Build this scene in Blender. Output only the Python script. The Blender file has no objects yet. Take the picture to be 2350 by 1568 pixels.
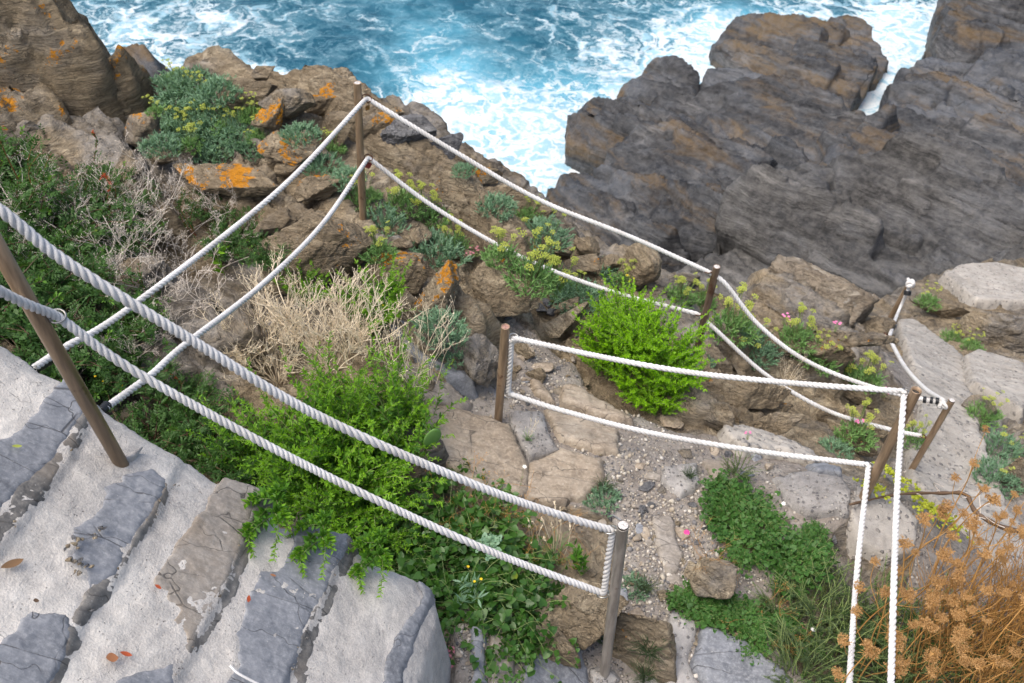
import bpy, bmesh, math, random
import numpy as np
from mathutils import Vector, Matrix, Euler

SC = bpy.context.scene
COL = SC.collection
RNG = np.random.default_rng(11)
random.seed(5)

# ------------------------------------------------------------------ camera
W, H, F = 2350.0, 1568.0, 2285.0          # working pixel frame and focal length in those pixels
CAMZ = 13.5                                # eye height above the sea
def _n(v):
    v = np.asarray(v, float); return v / np.linalg.norm(v)
_zc = _n((171, 2366, 2285))
_yc = np.array([0, 0, -1.0]); _yc = _n(_yc - _yc.dot(_zc) * _zc)
_xc = np.cross(_yc, _zc)
RM = np.array([_xc, _yc, _zc])             # world = RM @ cam
EYE = np.array([0, 0, CAMZ])
def ray(px, py):
    return RM @ _n(((px - W / 2) / F, -(py - H / 2) / F, -1.0))
def at_drop(px, py, drop):                 # point on a sight line, a given height below the eye
    d = ray(px, py); return EYE + d * (drop / -d[2])
def at_dist(px, py, R):
    return EYE + ray(px, py) * R
def project(P):
    c = (np.asarray(P) - EYE) @ RM         # rows @ RM = RM^T p
    return np.stack([W / 2 + F * c[..., 0] / -c[..., 2], H / 2 - F * c[..., 1] / -c[..., 2]], -1)
def dist(P): return float(np.linalg.norm(np.asarray(P) - EYE))

cam_d = bpy.data.cameras.new('camera'); cam = bpy.data.objects.new('camera', cam_d); COL.objects.link(cam)
cam.matrix_world = Matrix.Translation(EYE.tolist()) @ Matrix(RM.tolist()).to_4x4()
cam_d.sensor_width = 36; cam_d.lens = 36 * F / W; cam_d.clip_end = 3000; cam_d.clip_start = .05
cam_d.dof.use_dof = True; cam_d.dof.focus_distance = 4.1; cam_d.dof.aperture_fstop = 5.0
SC.camera = cam

# ------------------------------------------------------------------ noise (numpy)
_G = np.random.default_rng(3).normal(size=(256, 3)); _G /= np.linalg.norm(_G, axis=1)[:, None]
def _hash(ix, iy, iz, s):
    h = (ix.astype(np.uint32) * np.uint32(374761393) + iy.astype(np.uint32) * np.uint32(668265263)
         + iz.astype(np.uint32) * np.uint32(2147483647) + np.uint32(s * 1013904223 % 4294967296))
    h = (h ^ (h >> np.uint32(13))) * np.uint32(1274126177)
    return h ^ (h >> np.uint32(16))
def perlin(P, seed=0):
    P = np.asarray(P, float); i = np.floor(P).astype(np.int64); f = P - i
    u = f * f * f * (f * (f * 6 - 15) + 10); out = 0
    for dx in (0, 1):
        for dy in (0, 1):
            for dz in (0, 1):
                g = _G[_hash(i[:, 0] + dx, i[:, 1] + dy, i[:, 2] + dz, seed) & np.uint32(255)]
                d = g[:, 0] * (f[:, 0] - dx) + g[:, 1] * (f[:, 1] - dy) + g[:, 2] * (f[:, 2] - dz)
                w = (u[:, 0] if dx else 1 - u[:, 0]) * (u[:, 1] if dy else 1 - u[:, 1]) * (u[:, 2] if dz else 1 - u[:, 2])
                out = out + w * d
    return out * 1.5
def fbm(P, octv=4, seed=0, gain=.5, ridged=False):
    a, o, n = 1.0, 0, 0.0; P = np.asarray(P, float)
    for k in range(octv):
        v = perlin(P, seed + k * 7)
        if ridged: v = 1 - 2 * np.abs(v)
        o = o + a * v; n += a; a *= gain; P = P * 2.03 + 13.7
    return o / n
def worley(P, seed=0):                      # F1, F2, id of nearest cell, vector to its point
    P = np.asarray(P, float); i = np.floor(P).astype(np.int64); N = len(P)
    f1 = np.full(N, 9.); f2 = np.full(N, 9.); cid = np.zeros(N, np.uint32); vec = np.zeros((N, 3))
    for dx in (-1, 0, 1):
        for dy in (-1, 0, 1):
            for dz in (-1, 0, 1):
                c = i + np.array([dx, dy, dz]); h = _hash(c[:, 0], c[:, 1], c[:, 2], seed)
                o = np.stack([(h & np.uint32(1023)) / 1023., ((h >> np.uint32(10)) & np.uint32(1023)) / 1023., ((h >> np.uint32(20)) & np.uint32(1023)) / 1023.], 1)
                v = P - (c + o); d = np.sqrt((v * v).sum(1)); m = d < f1
                f2 = np.where(m, f1, np.minimum(f2, d)); cid = np.where(m, h, cid); vec[m] = v[m]; f1 = np.where(m, d, f1)
    return f1, f2, cid, vec
def sstep(a, b, x):
    t = np.clip((x - a) / (b - a), 0, 1); return t * t * (3 - 2 * t)
def rockdisp(P, scale, seed, nrm, strata=.5, block=.5, fine=.3):
    """schist relief: tilted split layers, broken blocks, fine grain (about -1..1)"""
    nrm = _n(nrm); q = P / scale
    w = fbm(q * .9, 3, seed + 50)
    t = (q @ nrm) * 3.2 + w * 1.6
    fr = t - np.floor(t)
    h = _hash(np.floor(t).astype(np.int64), np.zeros(len(t), np.int64), np.zeros(len(t), np.int64), seed) & np.uint32(255)
    lay = (h / 255. - .5) * sstep(0, .22, fr) * sstep(1, .9, fr) * 1.6 - .35 * (1 - sstep(.0, .10, np.minimum(fr, 1 - fr)))
    t2 = (q @ nrm) * 11 + w * 4; fr2 = t2 - np.floor(t2)
    lay2 = (fr2 - .5) * .35
    out = strata * (lay + lay2 * .6)
    if block:
        a = np.abs(nrm); tmp = q - np.outer(q @ nrm, nrm) * .45
        tmp = tmp + .25 * np.stack([fbm(q * 1.3, 2, seed + 9), fbm(q * 1.3, 2, seed + 19), fbm(q * 1.3, 2, seed + 29)], 1)
        f1, f2, cid, vec = worley(tmp * 1.15, seed + 5)
        tl = np.stack([(cid & np.uint32(255)) / 127.5 - 1, ((cid >> np.uint32(8)) & np.uint32(255)) / 127.5 - 1, ((cid >> np.uint32(16)) & np.uint32(255)) / 127.5 - 1], 1)
        out = out + block * ((tl * vec).sum(1) * .9 + tl[:, 0] * .35 - .5 * (1 - sstep(0, .12, f2 - f1)))
    out = out + fine * (fbm(q * 2.2, 5, seed + 70, .55) * .8 + .25 * fbm(q * 5, 3, seed + 90, .6, True))
    return out

# ------------------------------------------------------------------ objects and names
def tag(o, label=None, cat=None, group=None, kind=None):
    if label: o['label'] = label
    if cat: o['category'] = cat
    if group: o['group'] = group
    if kind: o['kind'] = kind
    return o
def empty(name, loc, rz=0.0, label=None, cat=None, group=None):
    o = bpy.data.objects.new(name, None); COL.objects.link(o); o.empty_display_size = .1
    o.location = [float(v) for v in loc]; o.rotation_euler = (0, 0, rz)
    return tag(o, label, cat, group)
def mesh_obj(name, V, Fc, mat, parent=None, loc=None, smooth=True, mi=None):
    """V (N,3) in world (or local when loc is None and parent given), Fc list/array of polygons"""
    V = np.asarray(V, float)
    if loc is not None: V = V - np.asarray(loc, float)
    me = bpy.data.meshes.new(name)
    if isinstance(Fc, np.ndarray):
        k = Fc.shape[1]; me.vertices.add(len(V)); me.vertices.foreach_set('co', V.astype(np.float32).ravel())
        me.loops.add(Fc.size); me.loops.foreach_set('vertex_index', Fc.astype(np.int32).ravel())
        me.polygons.add(len(Fc)); me.polygons.foreach_set('loop_start', np.arange(0, Fc.size, k, dtype=np.int32))
        me.update(calc_edges=True)
    else:
        me.from_pydata(V.tolist(), [], [list(map(int, f)) for f in Fc]); me.update()
    if smooth: me.polygons.foreach_set('use_smooth', np.ones(len(me.polygons), bool))
    for m in (mat if isinstance(mat, (list, tuple)) else [mat]): me.materials.append(m)
    if mi is not None: me.polygons.foreach_set('material_index', np.asarray(mi, np.int32))
    me.validate(); me.update()
    o = bpy.data.objects.new(name, me); COL.objects.link(o)
    if parent is not None: o.parent = parent
    if loc is not None and parent is None: o.location = [float(v) for v in loc]
    return o
def copy_tree(o, parent=None):
    c = o.copy(); COL.objects.link(c)
    if parent is not None: c.parent = parent
    for ch in [x for x in bpy.data.objects if x.parent == o]: copy_tree(ch, c)
    return c
CHILD = {}
def dup(root, loc, rz=0, s=1.0, label=None, group=None, tilt=(0, 0)):
    kids = CHILD.setdefault(root.name, [x for x in bpy.data.objects if x.parent == root])
    r = root.copy(); COL.objects.link(r); r.location = [float(v) for v in loc]
    r.rotation_euler = (tilt[0], tilt[1], rz); r.scale = (s, s, s) if np.isscalar(s) else s
    if label: r['label'] = label
    if group: r['group'] = group
    for k in kids:
        c = k.copy(); COL.objects.link(c); c.parent = r
        for g in CHILD.setdefault(k.name, [x for x in bpy.data.objects if x.parent == k]):
            d = g.copy(); COL.objects.link(d); d.parent = c
    return r
class MB:
    def __init__(s): s.v = []; s.f = []; s.n = 0
    def add(s, V, Fc):
        V = np.asarray(V, float); s.v.append(V); s.f += [[i + s.n for i in f] for f in Fc]; s.n += len(V)
    def build(s, name, mat, parent=None, loc=None, smooth=True):
        return mesh_obj(name, np.concatenate(s.v), s.f, mat, parent, loc, smooth)
def frames(P):
    P = np.asarray(P, float); T = np.gradient(P, axis=0); T /= np.linalg.norm(T, axis=1)[:, None] + 1e-12
    a = np.array([0, 0, 1.]) if abs(T[0][2]) < .9 else np.array([1., 0, 0])
    n = _n(a - a.dot(T[0]) * T[0]); N = [n]
    for i in range(1, len(P)):
        n = N[-1] - N[-1].dot(T[i]) * T[i]; N.append(n / (np.linalg.norm(n) + 1e-12))
    N = np.array(N); return T, N, np.cross(T, N)
def tube(P, r, k=8, cap=True):
    P = np.asarray(P, float); T, N, B = frames(P); r = np.broadcast_to(np.asarray(r, float), (len(P),))
    a = np.linspace(0, 2 * math.pi, k, endpoint=False)
    V = P[:, None] + r[:, None, None] * (np.cos(a)[None, :, None] * N[:, None] + np.sin(a)[None, :, None] * B[:, None])
    Fc = [[i * k + j, i * k + (j + 1) % k, (i + 1) * k + (j + 1) % k, (i + 1) * k + j] for i in range(len(P) - 1) for j in range(k)]
    if cap: Fc += [list(range(k))[::-1], [(len(P) - 1) * k + j for j in range(k)]]
    return V.reshape(-1, 3), Fc
def torus(c, nrm, R, r, k=28, m=8, arc=2 * math.pi, start=0):
    nrm = _n(nrm); u = _n(np.cross(nrm, (0.3, 0.2, 1))); v = np.cross(nrm, u)
    a = np.linspace(start, start + arc, k + 1); P = np.asarray(c) + R * (np.cos(a)[:, None] * u + np.sin(a)[:, None] * v)
    return tube(P, r, m)
def smooth_path(pts, n):
    """Catmull-Rom through points"""
    P = np.asarray(pts, float); P = np.vstack([2 * P[0] - P[1], P, 2 * P[-1] - P[-2]]); out = []
    m = len(P) - 3
    for i in range(m):
        t = np.linspace(0, 1, max(2, n // m), endpoint=(i == m - 1))[:, None]; a, b, c, d = P[i:i + 4]
        out.append(.5 * (2 * b + (c - a) * t + (2 * a - 5 * b + 4 * c - d) * t ** 2 + (3 * b - a - 3 * c + d) * t ** 3))
    return np.concatenate(out)
def inside(poly, X, Y):
    poly = np.asarray(poly); r = np.zeros(X.shape, bool); j = len(poly) - 1
    for i in range(len(poly)):
        xi, yi, xj, yj = *poly[i][:2], *poly[j][:2]
        c = ((yi > Y) != (yj > Y)) & (X < (xj - xi) * (Y - yi) / (yj - yi + 1e-12) + xi); r ^= c; j = i
    return r
def segdist(poly, X, Y, closed=True):
    poly = np.asarray(poly)[:, :2]; d = np.full(X.shape, 1e9); n = len(poly)
    for i in range(n if closed else n - 1):
        a = poly[i]; b = poly[(i + 1) % n]; ab = b - a
        t = np.clip(((X - a[0]) * ab[0] + (Y - a[1]) * ab[1]) / (ab.dot(ab) + 1e-12), 0, 1)
        d = np.minimum(d, np.hypot(X - a[0] - t * ab[0], Y - a[1] - t * ab[1]))
    return d
def sdist(poly, X, Y):
    d = segdist(poly, X, Y); return np.where(inside(poly, X, Y), d, -d)
# ------------------------------------------------------------------ materials
class NT:
    def __init__(s, name):
        s.m = bpy.data.materials.new(name); s.m.use_nodes = True; s.t = s.m.node_tree; s.t.nodes.clear()
        s.out = s.t.nodes.new('ShaderNodeOutputMaterial'); s._pos = None
    def n(s, typ, ins=None, **kw):
        d = s.t.nodes.new(typ)
        for k, v in kw.items(): setattr(d, k, v)
        for k, v in (ins or {}).items():
            sk = d.inputs[k]
            if isinstance(v, bpy.types.NodeSocket): s.t.links.new(v, sk)
            else:
                if sk.type == 'RGBA' and len(v) == 3: v = (*v, 1)
                sk.default_value = v
        return d
    def pos(s):
        if s._pos is None: s._pos = s.n('ShaderNodeNewGeometry')
        return s._pos.outputs['Position']
    def geo(s): s.pos(); return s._pos
    def mapped(s, rot=(0, 0, 0), scale=(1, 1, 1), src=None):
        return s.n('ShaderNodeMapping', {'Vector': src or s.pos(), 'Rotation': rot, 'Scale': scale}).outputs[0]
    def noise(s, vec, scale, detail=5, rough=.55, dist=0, out='Fac'):
        return s.n('ShaderNodeTexNoise', {'Vector': vec, 'Scale': scale, 'Detail': detail, 'Roughness': rough, 'Distortion': dist}).outputs[out]
    def vor(s, vec, scale, feature='F1', out='Distance', rnd=1.0):
        return s.n('ShaderNodeTexVoronoi', {'Vector': vec, 'Scale': scale, 'Randomness': rnd}, feature=feature).outputs[out]
    def math(s, op, a, b=0.0, c=None, clamp=False):
        i = {0: a, 1: b}
        if c is not None: i[2] = c
        return s.n('ShaderNodeMath', i, operation=op, use_clamp=clamp).outputs[0]
    def map(s, v, a, b, c=0.0, d=1.0):
        return s.n('ShaderNodeMapRange', {'Value': v, 'From Min': a, 'From Max': b, 'To Min': c, 'To Max': d}, interpolation_type='SMOOTHSTEP').outputs[0]
    def ramp(s, v, stops):
        r = s.n('ShaderNodeValToRGB', {'Fac': v}); e = r.color_ramp.elements
        while len(e) < len(stops): e.new(.5)
        for k, (p, c) in enumerate(stops): e[k].position = p; e[k].color = (*c, 1)
        return r.outputs[0]
    def mix(s, f, a, b, blend='MIX'):
        d = s.n('ShaderNodeMix', data_type='RGBA', blend_type=blend)
        for sk, v in ((d.inputs[0], f), (d.inputs[6], a), (d.inputs[7], b)):
            if isinstance(v, bpy.types.NodeSocket): s.t.links.new(v, sk)
            else: sk.default_value = v if np.isscalar(v) else (*v, 1)[:4]
        return d.outputs[2]
    def bump(s, h, strength=.5, distance=.02, nrm=None):
        i = {'Height': h, 'Strength': strength, 'Distance': distance}
        if nrm is not None: i['Normal'] = nrm
        return s.n('ShaderNodeBump', i).outputs[0]
    def bsdf(s, col, rough=.8, nrm=None, **kw):
        i = {'Base Color': col, 'Roughness': rough}
        if nrm is not None: i['Normal'] = nrm
        for k, v in kw.items(): i[k.replace('_', ' ')] = v
        b = s.n('ShaderNodeBsdfPrincipled', i); s.t.links.new(b.outputs[0], s.out.inputs[0]); return b
def rot_to(nrm):                              # euler that turns nrm onto z (for mapping nodes)
    q = Vector(nrm).rotation_difference(Vector((0, 0, 1))); return tuple(q.to_euler())

STRATA = _n((-.55, -.35, .62))                # normal of the schist layering over the slope
def rock_nodes(m, cols, nrm=STRATA, scale=1.0, lichen=0.0, lich_col=(.62, .26, .012), grey=None, grey_amt=.4, rust=None, rust_amt=0.0, white=0.0, crack=.3):
    v = m.mapped(rot_to(nrm), (1, 1, 1)); st = m.mapped(rot_to(nrm), (.7, 1.0, 7.0))
    big = m.noise(v, 1.3 / scale, 4, .6, .3); med = m.noise(st, 2.8 / scale, 7, .66, .5); fine = m.noise(v, 30 / scale, 5, .72)
    streak = m.noise(st, 8 / scale, 6, .68, .3); strk2 = m.noise(st, 26 / scale, 4, .7, .2)
    f = m.math('ADD', m.math('MULTIPLY', big, .42), m.math('MULTIPLY', med, .58))
    col = m.ramp(f, [(.36, cols[0]), (.455, cols[1]), (.53, cols[2]), (.62, cols[3])])
    col = m.mix(m.map(streak, .40, .60), m.mix(.62, col, [c * .8 for c in cols[0]]), col)
    col = m.mix(m.map(strk2, .42, .34, 0, .6), col, [c * .35 for c in cols[0]])
    if grey:
        g = m.map(m.noise(v, .9 / scale, 5, .62, .4), .62 - .3 * grey_amt, .70 - .3 * grey_amt + .06); col = m.mix(m.math('MULTIPLY', g, .8), col, m.mix(m.map(med, .38, .62), [c * .38 for c in grey], [c * 1.45 for c in grey]))
    if rust:
        g = m.map(m.noise(st, 1.0 / scale, 7, .7, .5), .60 - .2 * rust_amt, .74 - .2 * rust_amt); col = m.mix(m.math('MULTIPLY', g, .85), col, m.mix(fine, rust, [c * .55 for c in rust]))
    col = m.mix(m.map(fine, .35, .7, 0, .5), col, m.mix(.6, col, cols[3]))
    col = m.mix(m.map(m.noise(v, 75 / scale, 3, .7), .58, .75, 0, .4), col, [c * .4 for c in cols[0]])
    wv = m.n('ShaderNodeVectorMath', {0: st, 1: m.n('ShaderNodeVectorMath', {0: m.noise(v, 2.2 / scale, 5, .7, 0, 'Color'), 1: (2.2, 2.2, 2.2)}, operation='MULTIPLY').outputs[0]}, operation='ADD').outputs[0]
    ck = m.map(m.vor(wv, 1.3 / scale, 'DISTANCE_TO_EDGE'), 0.0, .018, 1, 0); ck = m.math('MULTIPLY', ck, m.map(big, .42, .58))
    col = m.mix(m.math('MULTIPLY', ck, crack), col, [c * .35 for c in cols[0]])
    if white:
        g = m.map(m.noise(v, 6.5 / scale, 6, .7), .70 - .1 * white, .73 - .1 * white); col = m.mix(m.math('MULTIPLY', g, .6), col, (.48, .46, .42))
    if lichen:
        up = m.n('ShaderNodeSeparateXYZ', {0: m.geo().outputs['Normal']}).outputs[2]
        s_ = m.math('ADD', m.math('ADD', m.math('MULTIPLY', m.noise(v, 4.2, 3, .5, .2), .75), m.math('MULTIPLY', m.noise(v, 24, 5, .78), .5)), m.math('MULTIPLY', up, .10))
        th = .86 - .07 * lichen
        g = m.math('MULTIPLY', m.map(s_, th, th + .03), m.map(fine, .3, .5, .55, 1))
        col = m.mix(g, col, m.mix(m.noise(v, 50, 3, .6), [c * .75 for c in lich_col], [min(1, c * 1.25) for c in lich_col]))
    h = m.math('ADD', m.math('ADD', m.math('MULTIPLY', streak, .6), m.math('MULTIPLY', strk2, .35)), m.math('MULTIPLY', fine, .3)); h = m.math('SUBTRACT', h, m.math('MULTIPLY', ck, .25))
    return col, h, fine, big, v
def rock_mat(name, cols, bump=1.0, wet=0.0, rough=.85, scale=1.0, **kw):
    m = NT(name); col, h, fine, big, v = rock_nodes(m, cols, scale=scale, **kw)
    nb = m.bump(h, bump, .085 * scale); nb = m.bump(m.noise(v, 95 / scale, 4, .72), .45, .008 * scale, nb)
    r = m.map(fine, .3, .7, rough - .1, rough + .08) if not wet else m.map(big, .4, .65, rough - .4 * wet, rough)
    m.bsdf(col, r, nb, Specular_IOR_Level=.35); return m.m
TAN = [(.155, .118, .074), (.29, .228, .148), (.40, .328, .225), (.53, .45, .325)]
M = {}
M['rock_tan'] = rock_mat('tan schist', TAN, lichen=.3, grey=(.22, .21, .20), grey_amt=.35, white=.3)
M['rock_lichen'] = rock_mat('tan schist with orange lichen', TAN, lichen=1.75, grey=(.22, .21, .20), grey_amt=.3)
M['rock_plain'] = rock_mat('brown schist', TAN, lichen=0, grey=(.20, .195, .19), grey_amt=.65, white=.4)
M['cliff'] = rock_mat('weathered ochre schist', [(.13, .097, .057), (.27, .21, .128), (.37, .295, .19), (.48, .40, .275)], nrm=_n((-.5, .1, .85)), scale=1.5, lichen=1.0, grey=(.22, .20, .17), grey_amt=.5, white=.6)
M['rock_buff'] = rock_mat('pale buff schist', [(.16, .125, .085), (.28, .225, .16), (.38, .32, .24), (.50, .44, .35)], scale=1.3, grey=(.24, .225, .205), grey_amt=.4, white=.8)
_DK = [(.007, .0075, .009), (.023, .025, .029), (.066, .070, .076), (.19, .19, .19)]
M['rock_dark'] = rock_mat('dark sea worn schist', _DK, nrm=_n((.25, -.5, .8)), scale=5.0, rust=(.17, .112, .05), rust_amt=.62, grey=(.062, .069, .080), grey_amt=.8, wet=.95, rough=.66, bump=.5)
M['rock_dark_b'] = rock_mat('smooth slate grey sea schist', _DK, nrm=_n((-.4, -.35, .7)), scale=6.5, rust=(.18, .12, .052), rust_amt=.40, grey=(.072, .080, .093), grey_amt=1.0, wet=.95, rough=.6, bump=.4)
M['rock_ochre'] = rock_mat('ochre stained sea schist', _DK, nrm=_n((.1, -.6, .7)), scale=5.5, rust=(.18, .122, .056), rust_amt=.75, grey=(.062, .069, .080), grey_amt=.6, wet=.95, rough=.66, bump=.5)
M['rock_ledge'] = rock_mat('grey sea ledge schist', [(.022, .022, .022), (.066, .065, .064), (.130, .127, .122), (.26, .252, .238)], nrm=_n((.55, -.25, .75)), scale=4.0, grey=(.085, .089, .096), grey_amt=.5, wet=.5, rough=.75, bump=.6)
M['rock_grey'] = rock_mat('blue grey schist', [(.09, .092, .10), (.17, .175, .19), (.25, .255, .265), (.35, .35, .345)], scale=1.2)
def slate_mat(name, cols, warm=0.0):
    m = NT(name); v = m.mapped((0, 0, .95)); st = m.mapped((0, 0, .95), (1.2, 4.2, 2))
    a = m.noise(v, 2.2, 5, .6, .3); b = m.noise(st, 7, 6, .65, .3); c = m.noise(v, 60, 4, .7)
    col = m.ramp(m.math('ADD', m.math('MULTIPLY', a, .55), m.math('MULTIPLY', b, .45)), [(.33, cols[0]), (.47, cols[1]), (.57, cols[2]), (.70, cols[3])])
    col = m.mix(m.map(c, .4, .75, 0, .4), col, [min(1, x * 1.5) for x in cols[3]])
    wv = m.n('ShaderNodeVectorMath', {0: st, 1: m.noise(v, 4, 3, .6, 0, 'Color')}, operation='ADD').outputs[0]
    ck = m.map(m.vor(wv, 1.4, 'DISTANCE_TO_EDGE'), 0, .010, 1, 0)
    ck = m.math('MULTIPLY', ck, m.map(a, .40, .52))
    col = m.mix(m.math('MULTIPLY', ck, .75), col, (.025, .022, .02))
    sp = m.map(m.vor(m.mapped((0, 0, .6), (.9, 3.0, 1)), 1.9, 'DISTANCE_TO_EDGE'), 0, .012, 1, 0); sp = m.math('MULTIPLY', sp, m.map(m.noise(v, 5, 3, .6), .42, .55)); ck = m.math('MAXIMUM', ck, sp); col = m.mix(m.math('MULTIPLY', sp, .7), col, (.03, .027, .025))
    if warm: col = m.mix(m.map(m.noise(v, 3.5, 4, .6), .5, .68, 0, warm), col, (.30, .235, .165))
    col = m.mix(m.map(m.noise(v, 110, 2, .6), .68, .74, 0, .6), col, (.42, .42, .41))
    h = m.math('SUBTRACT', m.math('ADD', m.math('MULTIPLY', b, .8), m.math('MULTIPLY', c, .2)), m.math('MULTIPLY', ck, .3))
    m.bsdf(col, m.map(c, .3, .7, .5, .75), m.bump(h, .6, .010), Specular_IOR_Level=.35); return m.m
M['slate'] = slate_mat('blue grey slate', [(.10, .108, .122), (.17, .183, .205), (.235, .248, .272), (.31, .32, .335)])
M['slate_warm'] = slate_mat('warm grey slate', [(.14, .125, .105), (.23, .205, .175), (.29, .265, .235), (.37, .34, .30)], .35)
M['slate_dark'] = slate_mat('dark slate edge', [(.07, .069, .067), (.125, .122, .117), (.18, .174, .163), (.25, .237, .215)], .25)
M['slate_sand'] = slate_mat('ochre flagstone', [(.13, .10, .07), (.24, .195, .145), (.32, .27, .21), (.42, .37, .30)], .4)
def concrete_mat(name, cols, agg=0.0, sc=1.0):
    m = NT(name); v = m.mapped()
    a = m.noise(v, 1.7 * sc, 5, .6, .4); b = m.noise(v, 9 * sc, 6, .68); c = m.noise(v, 150 * sc, 3, .7)
    col = m.ramp(m.math('ADD', m.math('MULTIPLY', a, .55), m.math('MULTIPLY', b, .45)), [(.36, cols[0]), (.46, cols[1]), (.53, cols[2]), (.62, cols[3])])
    pit = m.map(m.vor(v, 75 * sc), .10, .20, 1, 0); sel = m.map(m.noise(v, 14 * sc, 3, .6), .52, .6)
    pit = m.math('MULTIPLY', pit, sel)
    col = m.mix(m.math('MULTIPLY', pit, .6), col, (.07, .065, .06))
    col = m.mix(m.map(c, .35, .7, 0, .35), col, [min(1, x * 1.25) for x in cols[3]])
    # hairline cracks
    wv = m.n('ShaderNodeVectorMath', {0: v, 1: m.noise(v, 3.0 * sc, 4, .65, 0, 'Color')}, operation='ADD').outputs[0]
    ck = m.math('MULTIPLY', m.map(m.vor(wv, 1.3 * sc, 'DISTANCE_TO_EDGE'), 0, .006, 1, 0), m.map(a, .45, .6))
    col = m.mix(m.math('MULTIPLY', ck, .6), col, (.06, .055, .05))
    h = m.math('ADD', m.math('MULTIPLY', b, .5), m.math('MULTIPLY', c, .12)); h = m.math('SUBTRACT', h, m.math('MULTIPLY', pit, .25))
    if agg:
        vv = m.n('ShaderNodeTexVoronoi', {'Vector': v, 'Scale': agg}); pc = m.n('ShaderNodeSeparateColor', {0: vv.outputs['Color']})
        g = m.map(vv.outputs['Distance'], .28, .42, 1, 0); g = m.math('MULTIPLY', g, m.map(pc.outputs[0], .45, .55))
        col = m.mix(m.math('MULTIPLY', g, .75), col, m.ramp(pc.outputs[1], [(0, (.09, .09, .1)), (.35, (.2, .19, .18)), (.7, (.36, .33, .29)), (1, (.55, .53, .5))]))
        h = m.math('ADD', h, m.math('MULTIPLY', g, .35))
    m.bsdf(col, .9, m.bump(h, 1.0, .022), Specular_IOR_Level=.25); return m.m
M['mortar'] = concrete_mat('pale mortar', [(.28, .27, .262), (.41, .393, .372), (.53, .508, .475), (.66, .635, .59)])
M['path_concrete'] = concrete_mat('beige aggregate concrete', [(.22, .205, .18), (.30, .28, .25), (.365, .342, .308), (.44, .415, .378)], agg=26)
M['gravel_mortar'] = concrete_mat('pebbly grey mortar', [(.17, .16, .15), (.24, .23, .22), (.31, .30, .285), (.40, .385, .37)], agg=48, sc=1.5)
def plain(name, col, rough=.6, metal=0.0, var=.25, sc=30, bump=.2, bd=.004, **kw):
    m = NT(name); v = m.n('ShaderNodeTexCoord').outputs['Object']; a = m.noise(v, sc, 5, .65)
    c = m.mix(m.map(a, .3, .7), [x * (1 - var) for x in col], [min(1, x * (1 + var)) for x in col])
    m.bsdf(c, rough, m.bump(a, bump, bd), Metallic=metal, **kw); return m.m
def steel_mat(name, base, rust=.3):
    m = NT(name); v = m.pos(); st = m.mapped((0, 0, 0), (1, 1, .12))
    a = m.noise(st, 40, 4, .6); b = m.noise(v, 7, 6, .7); c = m.noise(v, 90, 3, .6)
    col = m.mix(m.map(a, .35, .65), [x * .72 for x in base], [x * 1.25 for x in base])
    col = m.mix(m.map(b, .62 - .15 * rust, .70 - .1 * rust, 0, .8), col, m.mix(c, (.12, .045, .022), (.055, .03, .02)))
    m.bsdf(col, m.map(a, .3, .7, .32, .5), m.bump(c, .12, .002), Metallic=.35); return m.m
M['steel'] = steel_mat('weathered bronze steel', (.30, .215, .14), .25)
M['steel_grey'] = steel_mat('weathered grey steel', (.30, .275, .245), .1)
M['steel_rust'] = steel_mat('rusty steel', (.17, .12, .09), .9)
M['ring'] = plain('galvanised ring', (.42, .41, .38), .35, .9, .2)
M['ring_rust'] = plain('rusty ring', (.13, .06, .035), .6, .6, .4)
M['cap'] = plain('speckled post cap', (.52, .50, .48), .7, .1, .55, 160, .4)
M['cap_dark'] = plain('hollow post inside', (.05, .045, .04), .8, .2)
M['cap_rust'] = plain('rust stained cap', (.34, .20, .16), .7, .1, .5, 60)
M['tape'] = plain('black tape', (.014, .015, .018), .42)
M['padlock'] = plain('faded red padlock', (.30, .06, .055), .4, .3, .3)
M['brass'] = plain('brass shackle', (.42, .24, .10), .4, .8)
def rope_mat():
    m = NT('white rope'); v = m.n('ShaderNodeTexCoord').outputs['UV']
    w = m.n('ShaderNodeTexWave', {'Vector': v, 'Scale': 1.0, 'Distortion': 1.2, 'Detail': 2, 'Detail Scale': 2.0}, wave_type='BANDS', bands_direction='DIAGONAL').outputs['Fac']
    d = m.noise(m.pos(), 5, 5, .65); f = m.noise(m.pos(), 220, 2, .6)
    col = m.mix(m.map(d, .42, .68, 0, .8), (.68, .68, .675), (.52, .51, .49))
    col = m.mix(m.map(f, .4, .7, 0, .18), col, (.46, .45, .43))
    m.bsdf(col, .75, m.bump(f, .35, .002), Specular_IOR_Level=.3, Sheen_Weight=.15); return m.m
M['rope'] = rope_mat()
def leaf_mat(name, c1, c2, c3=None, rough=.5, trans=.35, spec=.35, sc=3.0):
    m = NT(name); g = m.geo(); r = g.outputs['Random Per Island']; a = m.noise(m.pos(), sc * 1.4, 4, .6)
    stops = [(0, c1), (.55, c2)] + ([(.93, c2), (1, c3)] if c3 else [(1, [x * 1.25 for x in c2])])
    col = m.ramp(m.math('ADD', m.math('MULTIPLY', r, .62), m.math('MULTIPLY', m.map(a, .3, .7), .38)), stops)
    p = m.n('ShaderNodeBsdfPrincipled', {'Base Color': col, 'Roughness': rough, 'Specular IOR Level': spec})
    t = m.n('ShaderNodeBsdfTranslucent', {'Color': m.mix(1.0, col, (1.3, 1.25, .5), 'MULTIPLY')})
    x = m.n('ShaderNodeMixShader', {0: trans, 1: p.outputs[0], 2: t.outputs[0]}); m.t.links.new(x.outputs[0], m.out.inputs[0]); return m.m
M['lentisk'] = leaf_mat('dark glossy evergreen leaf', (.026, .075, .020), (.068, .155, .036), (.16, .24, .04))
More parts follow.
